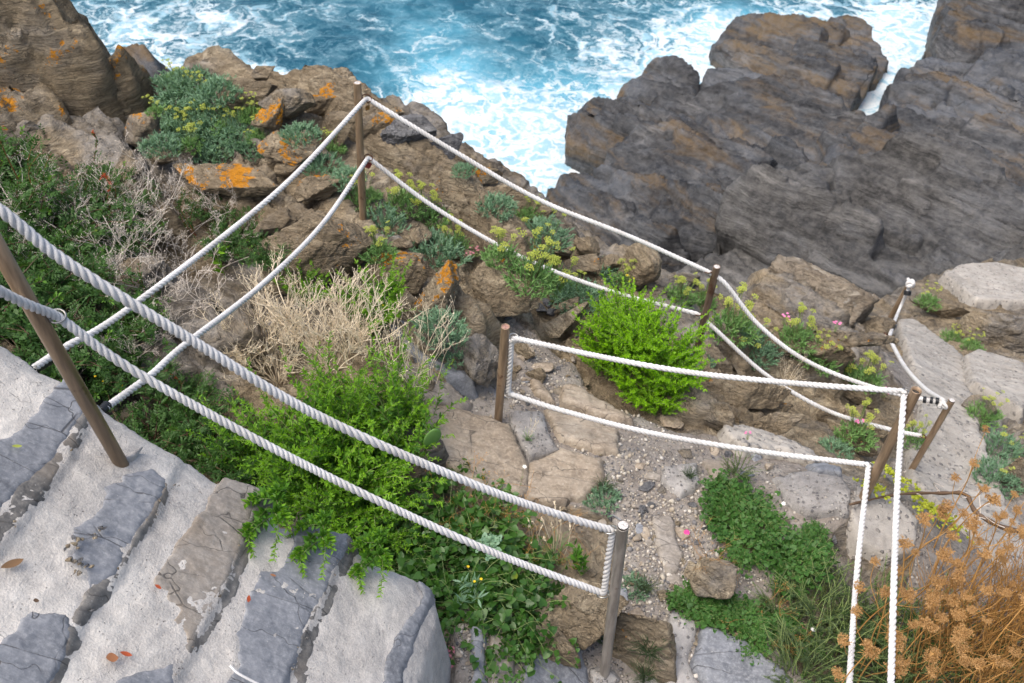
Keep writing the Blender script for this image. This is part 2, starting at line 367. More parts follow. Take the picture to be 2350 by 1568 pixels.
M['lentisk_young'] = leaf_mat('fresh green leaf', (.07, .18, .03), (.14, .30, .045))
M['inula'] = leaf_mat('bright green leaf', (.085, .22, .018), (.19, .40, .026), (.33, .48, .05))
M['inula_deep'] = leaf_mat('mid green leaf', (.035, .12, .018), (.10, .25, .028), (.19, .34, .04))
M['bush_lime'] = leaf_mat('vivid lime green leaf', (.13, .30, .008), (.26, .52, .010), (.42, .60, .03))
M['samphire'] = leaf_mat('blue green succulent leaf', (.11, .21, .13), (.21, .36, .225), (.33, .40, .16), trans=.2)
M['samphire_g'] = leaf_mat('green succulent leaf', (.11, .25, .08), (.22, .39, .13), (.36, .42, .12), trans=.2)
M['umbel'] = leaf_mat('yellow green umbel', (.30, .40, .045), (.50, .56, .12), (.64, .66, .28), trans=.25)
M['smilax'] = leaf_mat('heart shaped vine leaf', (.022, .085, .014), (.07, .175, .03), (.22, .27, .03), rough=.38, spec=.5)
M['ferny'] = leaf_mat('lobed fern green leaf', (.024, .085, .018), (.075, .185, .038), (.15, .27, .07))
M['weed_grey'] = leaf_mat('grey green weed leaf', (.055, .10, .045), (.11, .165, .08), (.18, .2, .11))
M['cactus'] = leaf_mat('cactus pad skin', (.10, .22, .06), (.16, .31, .09), trans=.05)
M['straw'] = leaf_mat('pale dry straw', (.72, .60, .43), (.93, .82, .64), (.95, .88, .75), trans=.1)
M['dead_twig'] = leaf_mat('bleached dead twig', (.38, .33, .28), (.66, .60, .53), (.76, .72, .66), trans=.0)
M['bark'] = leaf_mat('brown bark', (.05, .032, .02), (.12, .075, .045), trans=0)
M['stem_green'] = leaf_mat('green stem', (.10, .15, .045), (.22, .29, .10), trans=.1)
M['stem_red'] = leaf_mat('reddish stem', (.13, .045, .02), (.24, .09, .04), trans=.0)
M['carrot_stem'] = leaf_mat('orange brown dry stem', (.32, .16, .045), (.52, .29, .095), (.58, .39, .18), trans=.1)
M['carrot_head'] = leaf_mat('brown dry umbel', (.23, .12, .042), (.45, .27, .11), (.60, .42, .21), trans=.15)
M['red_leaf'] = leaf_mat('red leaf', (.34, .05, .02), (.5, .11, .045), trans=.2)
M['dry_leaf'] = leaf_mat('dry brown leaf', (.25, .10, .045), (.42, .19, .09), trans=.1)
M['bark_leaf'] = leaf_mat('brown curled leaf', (.14, .08, .04), (.22, .13, .065), trans=0)
M['yellow'] = leaf_mat('yellow petal', (.75, .45, .01), (.85, .6, .02), trans=.2)
M['pink'] = leaf_mat('pink petal', (.65, .13, .35), (.8, .25, .5), trans=.2)
M['pink_pale'] = leaf_mat('faded pink succulent', (.42, .10, .16), (.55, .22, .27), trans=.15)
M['white'] = leaf_mat('white down', (.7, .7, .68), (.8, .8, .78), trans=.2)
M['moss'] = leaf_mat('lime moss', (.20, .26, .015), (.36, .40, .03), trans=.1)
# ------------------------------------------------------------------ terrain: thin plate through surveyed points
SURV = [(100,1000,4.0),(350,950,4.1),(700,1200,4.1),(1000,1450,3.92),(1040,1500,3.87),(1387,1552,4.23),(1250,1520,4.12),(1100,1000,4.2),(1143,968,4.22),
 (700,850,4.12),(300,700,4.1),(50,600,4.0),(0,300,3.9),(200,300,4.0),(400,400,4.0),(600,350,3.95),(835,545,4.09),(600,560,4.1),(-300,500,3.8),(-300,900,3.9),
 (310,300,4.2),(420,200,3.95),(600,195,4.0),(750,230,4.05),(880,270,4.2),(980,310,4.4),(1110,385,4.75),(1240,470,5.0),(1350,560,5.2),(1530,640,5.3),
 (1000,500,4.2),(1150,600,4.3),(1300,700,4.55),(1450,800,4.6),(1593,830,4.7),(1450,900,4.45),(1650,950,4.5),(1300,950,4.3),(1500,1050,4.3),(1400,1250,4.25),
 (1700,1200,4.3),(1900,1250,4.25),(1980,1145,4.2),(1800,1020,4.6),(1900,900,5.25),(1800,930,5.1),(1950,985,5.0),(1880,945,5.2),(1990,1165,4.2),(1950,1130,4.2),(2010,1150,4.22),(1700,830,5.0),(1750,750,5.3),(1900,720,5.9),(2000,830,5.6),
 (2085,1090,5.19),(2200,1000,5.5),(2200,880,6.2),(2050,730,7.5),(2340,900,6.3),(2300,800,7.0),(2300,700,8.0),(2200,1200,4.75),(2340,1300,4.65),(2200,1450,4.45),
 (2000,1500,4.35),(1700,1500,4.25),(1500,1520,4.25),(2700,1500,4.6),(2700,1100,5.5),(2700,800,7.5),(1175,1800,4.2),(200,1900,4.2),(2300,1900,4.4)]
_S = np.array([at_drop(*s) for s in SURV]); _sx, _sz = _S[:, :2], _S[:, 2]
def _tk(A, B):
    r2 = ((A[:, None, :] - B[None]) ** 2).sum(-1); return .5 * r2 * np.log(r2 + 1e-9)
_nS = len(_sx); _K = np.zeros((_nS + 3, _nS + 3)); _K[:_nS, :_nS] = _tk(_sx, _sx) + np.eye(_nS) * .01
_K[:_nS, _nS] = 1; _K[:_nS, _nS + 1:] = _sx; _K[_nS, :_nS] = 1; _K[_nS + 1:, :_nS] = _sx.T
_w = np.linalg.solve(_K, np.concatenate([_sz, [0, 0, 0]]))
CREST = [(-500,60,3.5),(0,60,3.6),(200,150,3.9),(320,235,4.25),(400,185,3.95),(560,170,3.95),(640,195,4.02),(720,220,4.05),(860,258,4.2),(960,295,4.4),(1010,335,4.5),
 (1120,385,4.75),(1240,465,5.0),(1330,545,5.2),(1440,590,5.3),(1530,640,5.35),(1640,700,5.4),(1740,700,5.5),(1760,640,6.0),(1900,610,6.6),(2030,640,7.4),(2150,620,8.3),(2350,600,9.0),(2800,640,9.0)]
LAND = np.array([at_drop(*c)[:2] for c in CREST] + [at_drop(2900, 1300, 4.8)[:2], (6, -1), (-8, -1)])
def base_z(x, y):
    x = np.atleast_1d(np.asarray(x, float)); y = np.atleast_1d(np.asarray(y, float)); P = np.stack([x.ravel(), y.ravel()], 1)
    z = np.concatenate([_tk(p, _sx) @ _w[:_nS] + _w[_nS] + p @ _w[_nS + 1:] for p in np.array_split(P, max(1, len(P) // 20000))])
    d = np.maximum(0, -sdist(LAND, P[:, 0], P[:, 1]))
    z = z - .9 * sstep(0, .5, d) - np.maximum(0, d - .15) * 2.4
    return np.maximum(z, -1.5).reshape(x.shape)
# smooth (walked) ground: dirt, gravel and concrete
def xy(poly, drop): return np.array([at_drop(px, py, drop)[:2] for px, py in poly])
WALK = [xy([(1180,740),(1330,800),(1340,900),(1650,960),(1990,1080),(1990,1160),(1900,1280),(1700,1420),(1850,1568),(1800,1750),(1000,1750),(1010,1420),(1180,1460),(1400,1400),(1380,1200),(1200,1160),(960,1080),(1000,960),(1150,900)], 4.3),
        xy([(2060,720),(2140,760),(2340,850),(2350,1000),(2450,1300),(2350,1700),(1900,1700),(1950,1250),(2000,1130),(2090,1050),(2080,900),(2040,800)], 5.5)]
GX0, GX1, GY0, GY1, GS = -6.4, 8.6, .3, 13.2, .024
_gx = np.arange(GX0, GX1, GS); _gy = np.arange(GY0, GY1, GS); XX, YY = np.meshgrid(_gx, _gy)
ZB = base_z(XX, YY)
_walk = np.max([sstep(-.10, .12, sdist(p, XX, YY) + .12 * perlin(np.stack([XX.ravel() * 2.5, YY.ravel() * 2.5, 0 * XX.ravel()], 1), 4).reshape(XX.shape)) for p in WALK], 0)
def slabs(X, Y, Z, n, strike, seed, L=(.3, 1.2), Wd=(.08, .30), Hh=(.02, .22), dip=(.15, .7), mask=None, steep=4.0, jit=.2, warp=.05):
    """bedrock: long tilted split blocks along one strike, each lifted a little out of the surface"""
    rg = np.random.default_rng(seed); Z0 = Z.copy(); Z = Z.copy(); res = X[0, 1] - X[0, 0]; q = np.stack([X.ravel(), Y.ravel(), 0 * X.ravel()], 1); ws = np.mean(Wd) * 2.2
    wx = X + (warp * fbm(q / ws, 3, seed, .6)).reshape(X.shape); wy = Y + (warp * fbm(q / ws + 40, 3, seed + 1, .6)).reshape(X.shape)
    ok = np.argwhere(mask if mask is not None else np.ones(X.shape, bool)); pick = ok[rg.integers(0, len(ok), n)]
    for j, i in pick:
        big = rg.uniform() ** 2; a = L[0] + (L[1] - L[0]) * big; b = Wd[0] + (Wd[1] - Wd[0]) * big * rg.uniform(.5, 1); h = rg.uniform(*Hh) * (.4 + .6 * big); th = strike + rg.normal(0, jit); dp = rg.uniform(*dip) * b / Wd[1]; sh = rg.normal(0, .5)
        r = int((a + b + .2) / res) + 2; sl = (slice(max(0, j - r), j + r), slice(max(0, i - r), i + r)); dx = wx[sl] - X[j, i]; dy = wy[sl] - Y[j, i]; c, s_ = math.cos(th), math.sin(th)
        v = -s_ * dx + c * dy; u = c * dx + s_ * dy + sh * v; d = np.minimum(a / 2 - np.abs(u), b / 2 - np.abs(v)); d = np.minimum(d, (a * .62 + b * .3 - np.abs(u + v * .8)))
        zi = Z0[sl] + h + dp * v / b * .3 + rg.normal(0, .04) * u + np.minimum(d, 0) * steep; Z[sl] = np.where(d > -.3, np.maximum(Z[sl], zi), Z[sl])
    return Z
_s1 = at_drop(820,270,4.1); _s2 = at_drop(1230,590,4.4); STRIKE = math.atan2(*(_s2 - _s1)[1::-1])
_sd = sdist(LAND, XX, YY)
ZS = slabs(XX, YY, ZB, 460, STRIKE, 91, (.35, 2.0), (.10, .42), (.05, .30), (.3, 1.0), mask=(_walk < .25) & (_sd > -2.5) & (YY > 3.2) & ~((XX > 2.7) & (YY > 4.9)) & ~((XX > 1.3) & (XX < 3.0) & (YY > 3.5) & (YY < 5.0)))
ZS = slabs(XX, YY, ZS, 1100, STRIKE, 92, (.12, .6), (.04, .15), (.01, .09), (.1, .6), mask=(_walk < .3) & (_sd > -2.5) & ~((XX > 1.3) & (XX < 3.0) & (YY > 3.5) & (YY < 5.0)))
ZS = ZB + (ZS - ZB - .06) * (1 - sstep(.25, .6, _walk))
_gyv, _gxv = np.gradient(ZS, GS); _nn = np.stack([-_gxv, -_gyv, np.ones_like(ZB)], -1); _nn[..., :2] = np.clip(_nn[..., :2], -1.2, 1.2); _nn /= np.linalg.norm(_nn, axis=-1)[..., None]
_P = np.stack([XX, YY, ZS], -1).reshape(-1, 3)
_rd = .62 * rockdisp(_P, .75, 21, STRATA, .7, .75, .35).reshape(XX.shape) + .38 * rockdisp(_P + 7, .3, 22, STRATA, .7, .6, .4).reshape(XX.shape)
_soil = fbm(_P * np.array([5, 5, 5]), 5, 61, .6).reshape(XX.shape)
_seaw = np.clip(-sdist(LAND, XX, YY), 0, 1.5)
_amp = (1 - _walk) * (.075 + .12 * _seaw) ; DISP = _rd * _amp + _soil * (.012 + .012 * (1 - _walk))
TP = np.stack([XX, YY, ZS], -1) + _nn * DISP[..., None]
ZT = TP[..., 2]
def _bil(G, x, y):
    fx = np.clip((np.asarray(x) - GX0) / GS, 0, len(_gx) - 1.001); fy = np.clip((np.asarray(y) - GY0) / GS, 0, len(_gy) - 1.001)
    i = fx.astype(int); j = fy.astype(int); a = fx - i; b = fy - j
    return (G[j, i] * (1 - a) + G[j, i + 1] * a) * (1 - b) + (G[j + 1, i] * (1 - a) + G[j + 1, i + 1] * a) * b
def gz(x, y): return _bil(ZT, x, y)
def gzb(x, y): return _bil(ZB, x, y)
def hit(px, py, lift=0.0, far=30):
    d = ray(px, py); R = np.arange(1.2, far, .01); P = EYE + R[:, None] * d
    m = P[:, 2] < gz(P[:, 0], P[:, 1]) + lift
    if not m.any(): return hit(px, py + 6, lift, far)
    i = int(np.argmax(m))
    return P[i]
def gpoint(px, py):
    p = hit(px, py); return np.array([p[0], p[1], float(gz(p[0], p[1]))])
def grid_faces(ny, nx, keep=None):
    j, i = np.meshgrid(np.arange(ny - 1), np.arange(nx - 1), indexing='ij'); a = j * nx + i
    Fq = np.stack([a, a + 1, a + nx + 1, a + nx], -1).reshape(-1, 4)
    if keep is not None: Fq = Fq[keep.ravel()[Fq].all(1)]
    return Fq
def compact(V, Fq):
    u, inv = np.unique(Fq.ravel(), return_inverse=True); return V[u], inv.reshape(Fq.shape)
def hill_mat():
    m = NT('hillside schist and soil'); g = m.n('ShaderNodeAttribute', attribute_name='walk').outputs['Fac']; v = m.mapped(); st = m.mapped(rot_to(STRATA), (.8, 1.1, 6.5))
    rock, rh, _fi, _bi, _v = rock_nodes(m, TAN, grey=(.20, .195, .19), grey_amt=.6); a = m.noise(v, 1.4, 5, .6, .3); b = rh; c = m.noise(v, 30, 5, .7)
    pv = m.n('ShaderNodeTexVoronoi', {'Vector': v, 'Scale': 42}); pc = m.n('ShaderNodeSeparateColor', {0: pv.outputs['Color']})
    peb = m.map(pv.outputs['Distance'], .30, .44, 1, 0); peb = m.math('MULTIPLY', peb, m.map(m.math('ADD', pc.outputs[0], m.math('MULTIPLY', a, .6)), .72, .8))
    soil = m.ramp(m.noise(v, 6, 6, .7), [(.3, (.16, .14, .12)), (.5, (.28, .255, .23)), (.7, (.38, .36, .33))])
    soil = m.mix(m.map(c, .4, .7, 0, .5), soil, (.20, .17, .14))
    soil = m.mix(m.math('MULTIPLY', peb, .85), soil, m.ramp(pc.outputs[1], [(0, (.15, .15, .165)), (.4, (.30, .28, .25)), (.7, (.42, .38, .32)), (1, (.60, .57, .52))]))
    gg = m.map(m.math('ADD', g, m.math('MULTIPLY', m.math('SUBTRACT', a, .5), .8)), .35, .6)
    col = m.mix(gg, rock, soil)
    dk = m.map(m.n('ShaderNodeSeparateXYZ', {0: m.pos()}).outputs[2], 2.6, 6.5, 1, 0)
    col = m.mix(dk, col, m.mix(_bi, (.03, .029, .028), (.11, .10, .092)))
    h = m.math('ADD', m.math('MULTIPLY', b, m.math('SUBTRACT', 1.15, gg)), m.math('ADD', m.math('MULTIPLY', c, .3), m.math('MULTIPLY', m.math('MULTIPLY', peb, gg), .4)))
    m.bsdf(col, .88, m.bump(h, 1.0, .06), Specular_IOR_Level=.3); return m.m
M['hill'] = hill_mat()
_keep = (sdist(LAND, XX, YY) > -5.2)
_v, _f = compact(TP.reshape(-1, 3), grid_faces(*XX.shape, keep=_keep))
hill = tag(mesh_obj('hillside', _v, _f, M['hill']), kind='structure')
_at = hill.data.attributes.new('walk', 'FLOAT', 'POINT')
_uu = np.unique(grid_faces(*XX.shape, keep=_keep)); 
_at.data.foreach_set('value', _walk.ravel()[_uu].astype(np.float32))

# ------------------------------------------------------------------ sea
def sea():
    R = np.concatenate([np.linspace(5, 60, 620), np.geomspace(61, 900, 40)]); A = np.linspace(math.radians(-62), math.radians(62), 620)
    r, a = np.meshgrid(R, A, indexing='ij'); X = r * np.sin(a); Y = r * np.cos(a)
    P = np.stack([X.ravel(), Y.ravel(), 0 * X.ravel()], 1)
    fade = 1 / (1 + (r.ravel() / 90) ** 2)
    Z = (.22 * fbm(P * .16, 3, 301) + .09 * fbm(P * np.array([.7, .9, 1]), 4, 302, .55) + .03 * fbm(P * 2.6, 3, 303)) * fade
    # how much foam lies where: thick in the churned corner between the ridge and the reef
    def blob(px, py, sx, sy, k, rot=0):
        c = at_drop(px, py, CAMZ); e = at_drop(px + sx, py, CAMZ); f = at_drop(px, py + sy, CAMZ)
        u = e - c; v = f - c; D = np.stack([u[:2], v[:2]], 1); q = np.linalg.solve(D, (P[:, :2] - c[:2]).T)
        return k * np.exp(-(q ** 2).sum(0))
    foam = .26 + .17 * fbm(P * .22, 3, 310)
    for b in [(1140,370,150,85,.62),(1220,410,90,60,.35),(1060,290,130,80,.36),(1000,230,90,60,.18),(1000,215,120,110,.18),(1310,310,80,70,.5),(1180,260,170,70,.26),(1450,110,160,70,.16),(1640,70,80,40,.40),(2060,40,90,50,.5),(2120,90,70,40,.4),(1700,160,70,30,.3),(1390,235,60,35,.3),
              (430,60,280,60,.17),(330,120,130,45,.2),(560,165,90,25,.45),(700,200,70,30,.35),(250,30,120,40,.14),(1000,20,260,50,-.20),(790,160,90,110,-.26),(620,110,120,45,-.12),(1180,120,110,60,-.08),(1960,130,50,40,.45),(1980,190,40,40,.45),(1340,345,50,25,.4)]:
        foam = foam + blob(*b)
    for q in REEF:
        dd = -sdist(q, P[:, 0], P[:, 1]); foam = foam + np.where(dd > -.3, .5 * np.exp(-np.maximum(dd, 0) / .9) * (P[:, 1] > 14), 0)
    foam = np.minimum(foam, .95)
    milk = .05 + 0 * foam
    for b in [(1000,90,130,100,.30),(1130,300,210,140,.85),(1380,200,200,90,.35),(880,30,120,60,.1),(1000,200,150,90,.3),(1700,60,200,60,.6)]: milk = milk + blob(*b)
    ob = mesh_obj('sea', np.stack([P[:, 0], P[:, 1], Z], 1), grid_faces(*X.shape)[:, ::-1].copy(), None or sea_mat())
    for n_, d_ in (('foam', foam), ('milk', milk)):
        t = ob.data.attributes.new(n_, 'FLOAT', 'POINT'); t.data.foreach_set('value', np.clip(d_, 0, 1.3).astype(np.float32))
    return tag(ob, kind='structure')
def sea_mat():
    m = NT('teal sea with foam'); fo = m.n('ShaderNodeAttribute', attribute_name='foam').outputs['Fac']; mk = m.n('ShaderNodeAttribute', attribute_name='milk').outputs['Fac']
    v = m.mapped(); VM = lambda op, a, b: m.n('ShaderNodeVectorMath', {0: a, 1: b}, operation=op).outputs[0]
    w1 = VM('MULTIPLY', VM('SUBTRACT', m.noise(v, .55, 4, .6, 0, 'Color'), (.5, .5, .5)), (2.6, 2.6, 0))
    w2 = VM('MULTIPLY', VM('SUBTRACT', m.noise(v, 2.4, 4, .65, 0, 'Color'), (.5, .5, .5)), (.75, .75, 0))
    p = VM('ADD', VM('ADD', v, w1), w2)
    net1 = m.vor(p, .85, 'DISTANCE_TO_EDGE'); net2 = m.vor(p, 2.3, 'DISTANCE_TO_EDGE'); net3 = m.vor(p, 5.5, 'DISTANCE_TO_EDGE'); fdet = m.noise(p, 5, 7, .72)
    n1 = m.noise(p, .9, 7, .68); n2 = m.noise(v, 7, 4, .7); nn = m.noise(p, 3.0, 6, .7)
    lace = m.math('MULTIPLY', m.map(net1, 0, .26, 1, 0), .55)
    lace = m.math('MAXIMUM', lace, m.math('MULTIPLY', m.map(net2, 0, .24, 1, 0), .42))
    lace = m.math('MAXIMUM', lace, m.math('MULTIPLY', m.map(net3, 0, .24, 1, 0), .30))
    s = m.math('ADD', m.math('MULTIPLY', lace, .95), m.math('ADD', m.math('MULTIPLY', m.math('SUBTRACT', n1, .5), 1.25), m.math('MULTIPLY', m.math('SUBTRACT', nn, .5), .75)))
    s = m.math('ADD', s, m.math('MULTIPLY', m.math('SUBTRACT', n2, .5), .3))
    s = m.math('ADD', s, fo)
    s = m.math('ADD', s, m.math('MULTIPLY', m.math('SUBTRACT', fdet, .5), .45)); fm = m.map(s, .62, 1.06); soft = m.map(s, .30, .95)
    deep = m.mix(m.noise(v, .5, 4, .6), (.004, .046, .085), (.009, .09, .138))
    mm = m.math('ADD', mk, m.math('MULTIPLY', m.math('SUBTRACT', m.noise(v, .8, 4, .6), .5), .6))
    water = m.mix(m.map(mm, .05, .95), deep, (.12, .42, .58))
    water = m.mix(m.math('MULTIPLY', soft, .35), water, (.30, .58, .70))
    veil = m.map(m.math('ADD', m.math('MULTIPLY', fdet, .7), m.math('MULTIPLY', m.map(net2, 0, .3), -.22)), .12, .42); col = m.mix(fm, water, m.mix(veil, (.28, .47, .58), (.63, .68, .71)))
    h = m.math('ADD', m.math('MULTIPLY', m.noise(v, 3, 5, .6, .5), .6), m.math('MULTIPLY', fm, .35))
    nb = m.bump(h, .55, .12)
    m.bsdf(col, m.map(fm, 0, 1, .16, .8), nb, IOR=1.33, Specular_IOR_Level=.45); return m.m
REEF = []
# ------------------------------------------------------------------ rope railing
ROPE_R = .0145
def bend(P):                                # round off the turns at the rings a little
    seg = np.linalg.norm(np.diff(P, axis=0), axis=1); L = np.concatenate([[0], np.cumsum(seg)]); s = np.arange(0, L[-1], .006)
    C = np.stack([np.interp(s, L, P[:, k]) for k in range(3)], 1); k = np.ones(5) / 5
    D = np.stack([np.convolve(np.pad(C[:, j], 2, 'edge'), k, 'valid') for j in range(3)], 1); return D
def rope(name, pts, label, nper=26, R=ROPE_R, cat='rope', twist=True, group='white ropes of the railing'):
    P = np.concatenate([smooth_path(q, 40 * len(q)) if len(q) > 2 else np.asarray(q, float) for q in pts]); P = P[np.concatenate([[True], np.linalg.norm(np.diff(P, axis=0), axis=1) > 1e-5])]; P = bend(P); seg = np.linalg.norm(np.diff(P, axis=0), axis=1); L = np.concatenate([[0], np.cumsum(seg)])
    pitch = R * 2 * 2.5; n = int(L[-1] / pitch * 13); s = np.linspace(0, L[-1], n); C = np.stack([np.interp(s, L, P[:, k]) for k in range(3)], 1)
    T, N, B = frames(C); k = 8; a = np.linspace(0, 2 * math.pi, k, endpoint=False); Vs, Fs, off = [], [], 0
    if not twist:
        V, Fc = tube(C[::6], R * .8, 8); o = mesh_obj(name, V, Fc, M['rope'], None, C[0])
        return tag(o, label, cat, group)
    for j in range(3):
        th = (s + .02 * np.sin(s * 5.3 + R * 900) + .012 * np.sin(s * 13.7)) / pitch * 2 * math.pi + j * 2 * math.pi / 3
        S = C + R * .53 * (np.cos(th)[:, None] * N + np.sin(th)[:, None] * B); t, n_, b_ = frames(S)
        V = S[:, None] + R * .515 * (np.cos(a)[None, :, None] * n_[:, None] + np.sin(a)[None, :, None] * b_[:, None])
        i, q = np.meshgrid(np.arange(n - 1), np.arange(k), indexing='ij'); q2 = (q + 1) % k
        Fs.append(np.stack([i * k + q, i * k + q2, (i + 1) * k + q2, (i + 1) * k + q], -1).reshape(-1, 4) + off); Vs.append(V.reshape(-1, 3)); off += n * k
    o = mesh_obj(name, np.concatenate(Vs), np.concatenate(Fs), M['rope'], None, C[0]); return tag(o, label, cat, group)
def sag(a, b, s, n=9):
    t = np.linspace(0, 1, n)[:, None]; P = (1 - t) * np.asarray(a) + t * np.asarray(b); P[:, 2] -= (4 * s * t * (1 - t))[:, 0]; return P
def through(a, b, pix):                     # a rope between two fixed points that passes the given sight lines
    a = np.asarray(a, float); b = np.asarray(b, float); out = [a]; n2 = b[:2] - a[:2]; nr = np.array([-n2[1], n2[0]]); c = nr.dot(a[:2])
    for px, py in pix:
        d = ray(px, py); R = (c - nr.dot(EYE[:2])) / nr.dot(d[:2]); out.append(EYE + d * R)
    return np.array(out + [b])

PD = {}
def post(key, top, Rt, base, label, rad=.0235, mat='steel', cap='cap', ring_dirs=(), extra=.06, hollow=False):
    T = at_dist(*top, Rt); d = ray(*base); r = min((float(np.hypot(*(EYE + d * q - T)[:2])), q) for q in np.arange(2, 20, .005))[1]
    Bp = EYE + d * r; ax = _n(T - Bp); Bq = Bp - ax * extra
    root = empty('railing_post', Bp, 0, label, 'post', 'steel posts of the rope railing'); loc = Bp
    mb = MB(); seg = np.linspace(0, 1, 12)[:, None]; V, Fc = tube(Bq + (T - Bq) * seg, rad, 24, False); mb.add(V, Fc)
    u = _n(np.cross(ax, (1, .3, 0))); v = np.cross(ax, u); a = np.linspace(0, 2 * math.pi, 24, endpoint=False)
    ringv = lambda rr, h: T + ax * h + rr * (np.cos(a)[:, None] * u + np.sin(a)[:, None] * v)
    Vr = np.concatenate([ringv(rad, 0), ringv(rad * .97, .002), ringv(rad * .84, .002), ringv(rad * .82, -.001 if not hollow else -.03)])
    mb.add(Vr, [[i * 24 + j, i * 24 + (j + 1) % 24, (i + 1) * 24 + (j + 1) % 24, (i + 1) * 24 + j] for i in range(3) for j in range(24)])
    mb.build('tube', M[mat], root, loc)
    cb = MB(); hh = -.001 if not hollow else -.03; cb.add(np.concatenate([ringv(rad * .83, hh - .0005), [T + ax * (hh + .001)]]), [[j, (j + 1) % 24, 24] for j in range(24)])
    cb.build('end_cap', M[cap], root, loc)
    PD[key] = dict(T=T, B=Bp, ax=ax, root=root, rings=[])
    return PD[key]
def add_ring(key, frac_px, toward, Rr=.026, mat='ring', off=.0):
    """ring welded to a post: frac along the post from the top in metres, opening side = toward (world dir)"""
    p = PD[key]; c = p['T'] - p['ax'] * frac_px; t = np.asarray(toward, float); t = _n(t - t.dot(p['ax']) * p['ax'])
    C = c + t * (.0235 + Rr * .9 + off); nrm = _n(np.cross(t, p['ax']) * .25 + p['ax'] * .85 + t * .1)
    mb = MB(); mb.add(*torus(C, nrm, Rr, .0035)); mb.add(*tube([c + t * .018, c + t * (.030)], .0075, 8))
    mb.build('ring', M[mat], p['root'], p['B']); p['rings'].append(C); return C
def padlock(loc, s, rz, mat, label, tilt=.4):
    root = empty('padlock', loc, rz, label, 'padlock'); bm = bmesh.new(); bmesh.ops.create_cube(bm, size=1)
    for v in bm.verts: v.co = Vector((v.co.x * .04 * s, v.co.y * .016 * s, v.co.z * .036 * s - .030 * s))
    bmesh.ops.bevel(bm, geom=bm.edges[:], offset=.005 * s, segments=2, affect='EDGES'); me = bpy.data.meshes.new('lock_body'); bm.to_mesh(me); bm.free(); me.materials.append(M[mat])
    o = bpy.data.objects.new('lock_body', me); COL.objects.link(o); o.parent = root
    a = np.linspace(0, math.pi, 14); V, Fc = tube(np.stack([.013 * s * np.cos(a), 0 * a, .016 * s * np.sin(a) - .006 * s], 1), .0028 * s, 8); mesh_obj('shackle', V, Fc, M['brass'], root)
    root.rotation_euler = (0, tilt, rz); return root

post('A', (0,575), 3.0, (280,1065), 'tall bronze brown post set in the mortar on top of the stone wall', extra=.05)
# the leaning post goes on upward past the frame
_a = PD['A']
post('B', (820,190), 6.0, (835,545), 'bronze post at the peak of the back ropes, sea and surf behind its top')
post('C', (1160,750), 5.1, (1143,968), 'short post with rust stained cap by the dirt slope, rope hanging straight beside it', cap='cap_rust')
post('D', (1430,1205), 3.85, (1387,1552), 'grey steel post with white speckled cap where both front ropes end', mat='steel_grey')
post('E', (1645,612), 6.3, (1593,830), 'rust streaked post rising behind the bright green bush', mat='steel_rust')
post('F', (2105,892), 5.1, (1980,1145), 'thick leaning post with open hollow top, two ropes turning down from it', cap='cap_dark', rad=.026, hollow=True, extra=.12)
post('G', (2185,918), 6.8, (2085,1090), 'slim post on the concrete path with black and white taped rope end at its top', rad=.021)
post('H', (2090,645), 12.0, (2047,722), 'distant small post far down the path with a white cloth knot on top', rad=.03, extra=.25)
# post A stands taller than the frame: lengthen its tube
def lengthen():
    p = PD['A']; L = .42; T = p['T'] + p['ax'] * L
    for c in [x for x in bpy.data.objects if x.parent == p['root']]:
        bpy.data.objects.remove(c)
    V, Fc = tube([p['B'] - p['ax'] * .05, (p['B'] + T) / 2, T], .0235, 24); mesh_obj('tube', V, Fc, M['steel'], p['root'], p['B'])
    a = np.linspace(0, 2 * math.pi, 24, endpoint=False); u = _n(np.cross(p['ax'], (1, .3, 0))); v = np.cross(p['ax'], u)
    mesh_obj('end_cap', np.concatenate([T + p['ax'] * .001 + .0225 * (np.cos(a)[:, None] * u + np.sin(a)[:, None] * v), [T + p['ax'] * .003]]), [[j, (j + 1) % 24, 24] for j in range(24)], M['cap'], p['root'], p['B'])
lengthen()
def near(px, py, key): return at_dist(px, py, dist(PD[key]['T']))
def postpt(key, px, py):                     # the point on the post axis level with a sight line
    p = PD[key]; t = np.linspace(-.1, 1.3, 700)[:, None]; Q = p['T'] - p['ax'] * t; q = project(Q); i = int(np.argmin(np.hypot(q[:, 0] - px, q[:, 1] - py))); return Q[i], float(t[i, 0])
def ringpt(key, px, py, Rr=.026, mat='ring', toward=None):
    c, fr = postpt(key, px, py); tgt = at_dist(px, py, dist(c)); tw = tgt - c if toward is None else np.asarray(toward, float); return add_ring(key, fr, tw, Rr, mat)
camr = _xc; left = -_xc
dU = ringpt('D', 1400, 1216); dL = ringpt('D', 1380, 1362)
aL = ringpt('A', 122, 728, .024)
bU = ringpt('B', 846, 225, .03, 'ring_rust'); bL = ringpt('B', 848, 362, .026, 'ring_rust')
cU = ringpt('C', 1182, 776); cL = ringpt('C', 1168, 903)
eU = ringpt('E', 1632, 625, .024, 'ring_rust'); eL = ringpt('E', 1606, 722, .022, 'ring_rust')
fU = ringpt('F', 2074, 897, .026); fL = ringpt('F', 1985, 1062, .026)
gU = ringpt('G', 2162, 925, .022, 'ring_rust'); gL = ringpt('G', 2122, 1003, .022, 'ring_rust')
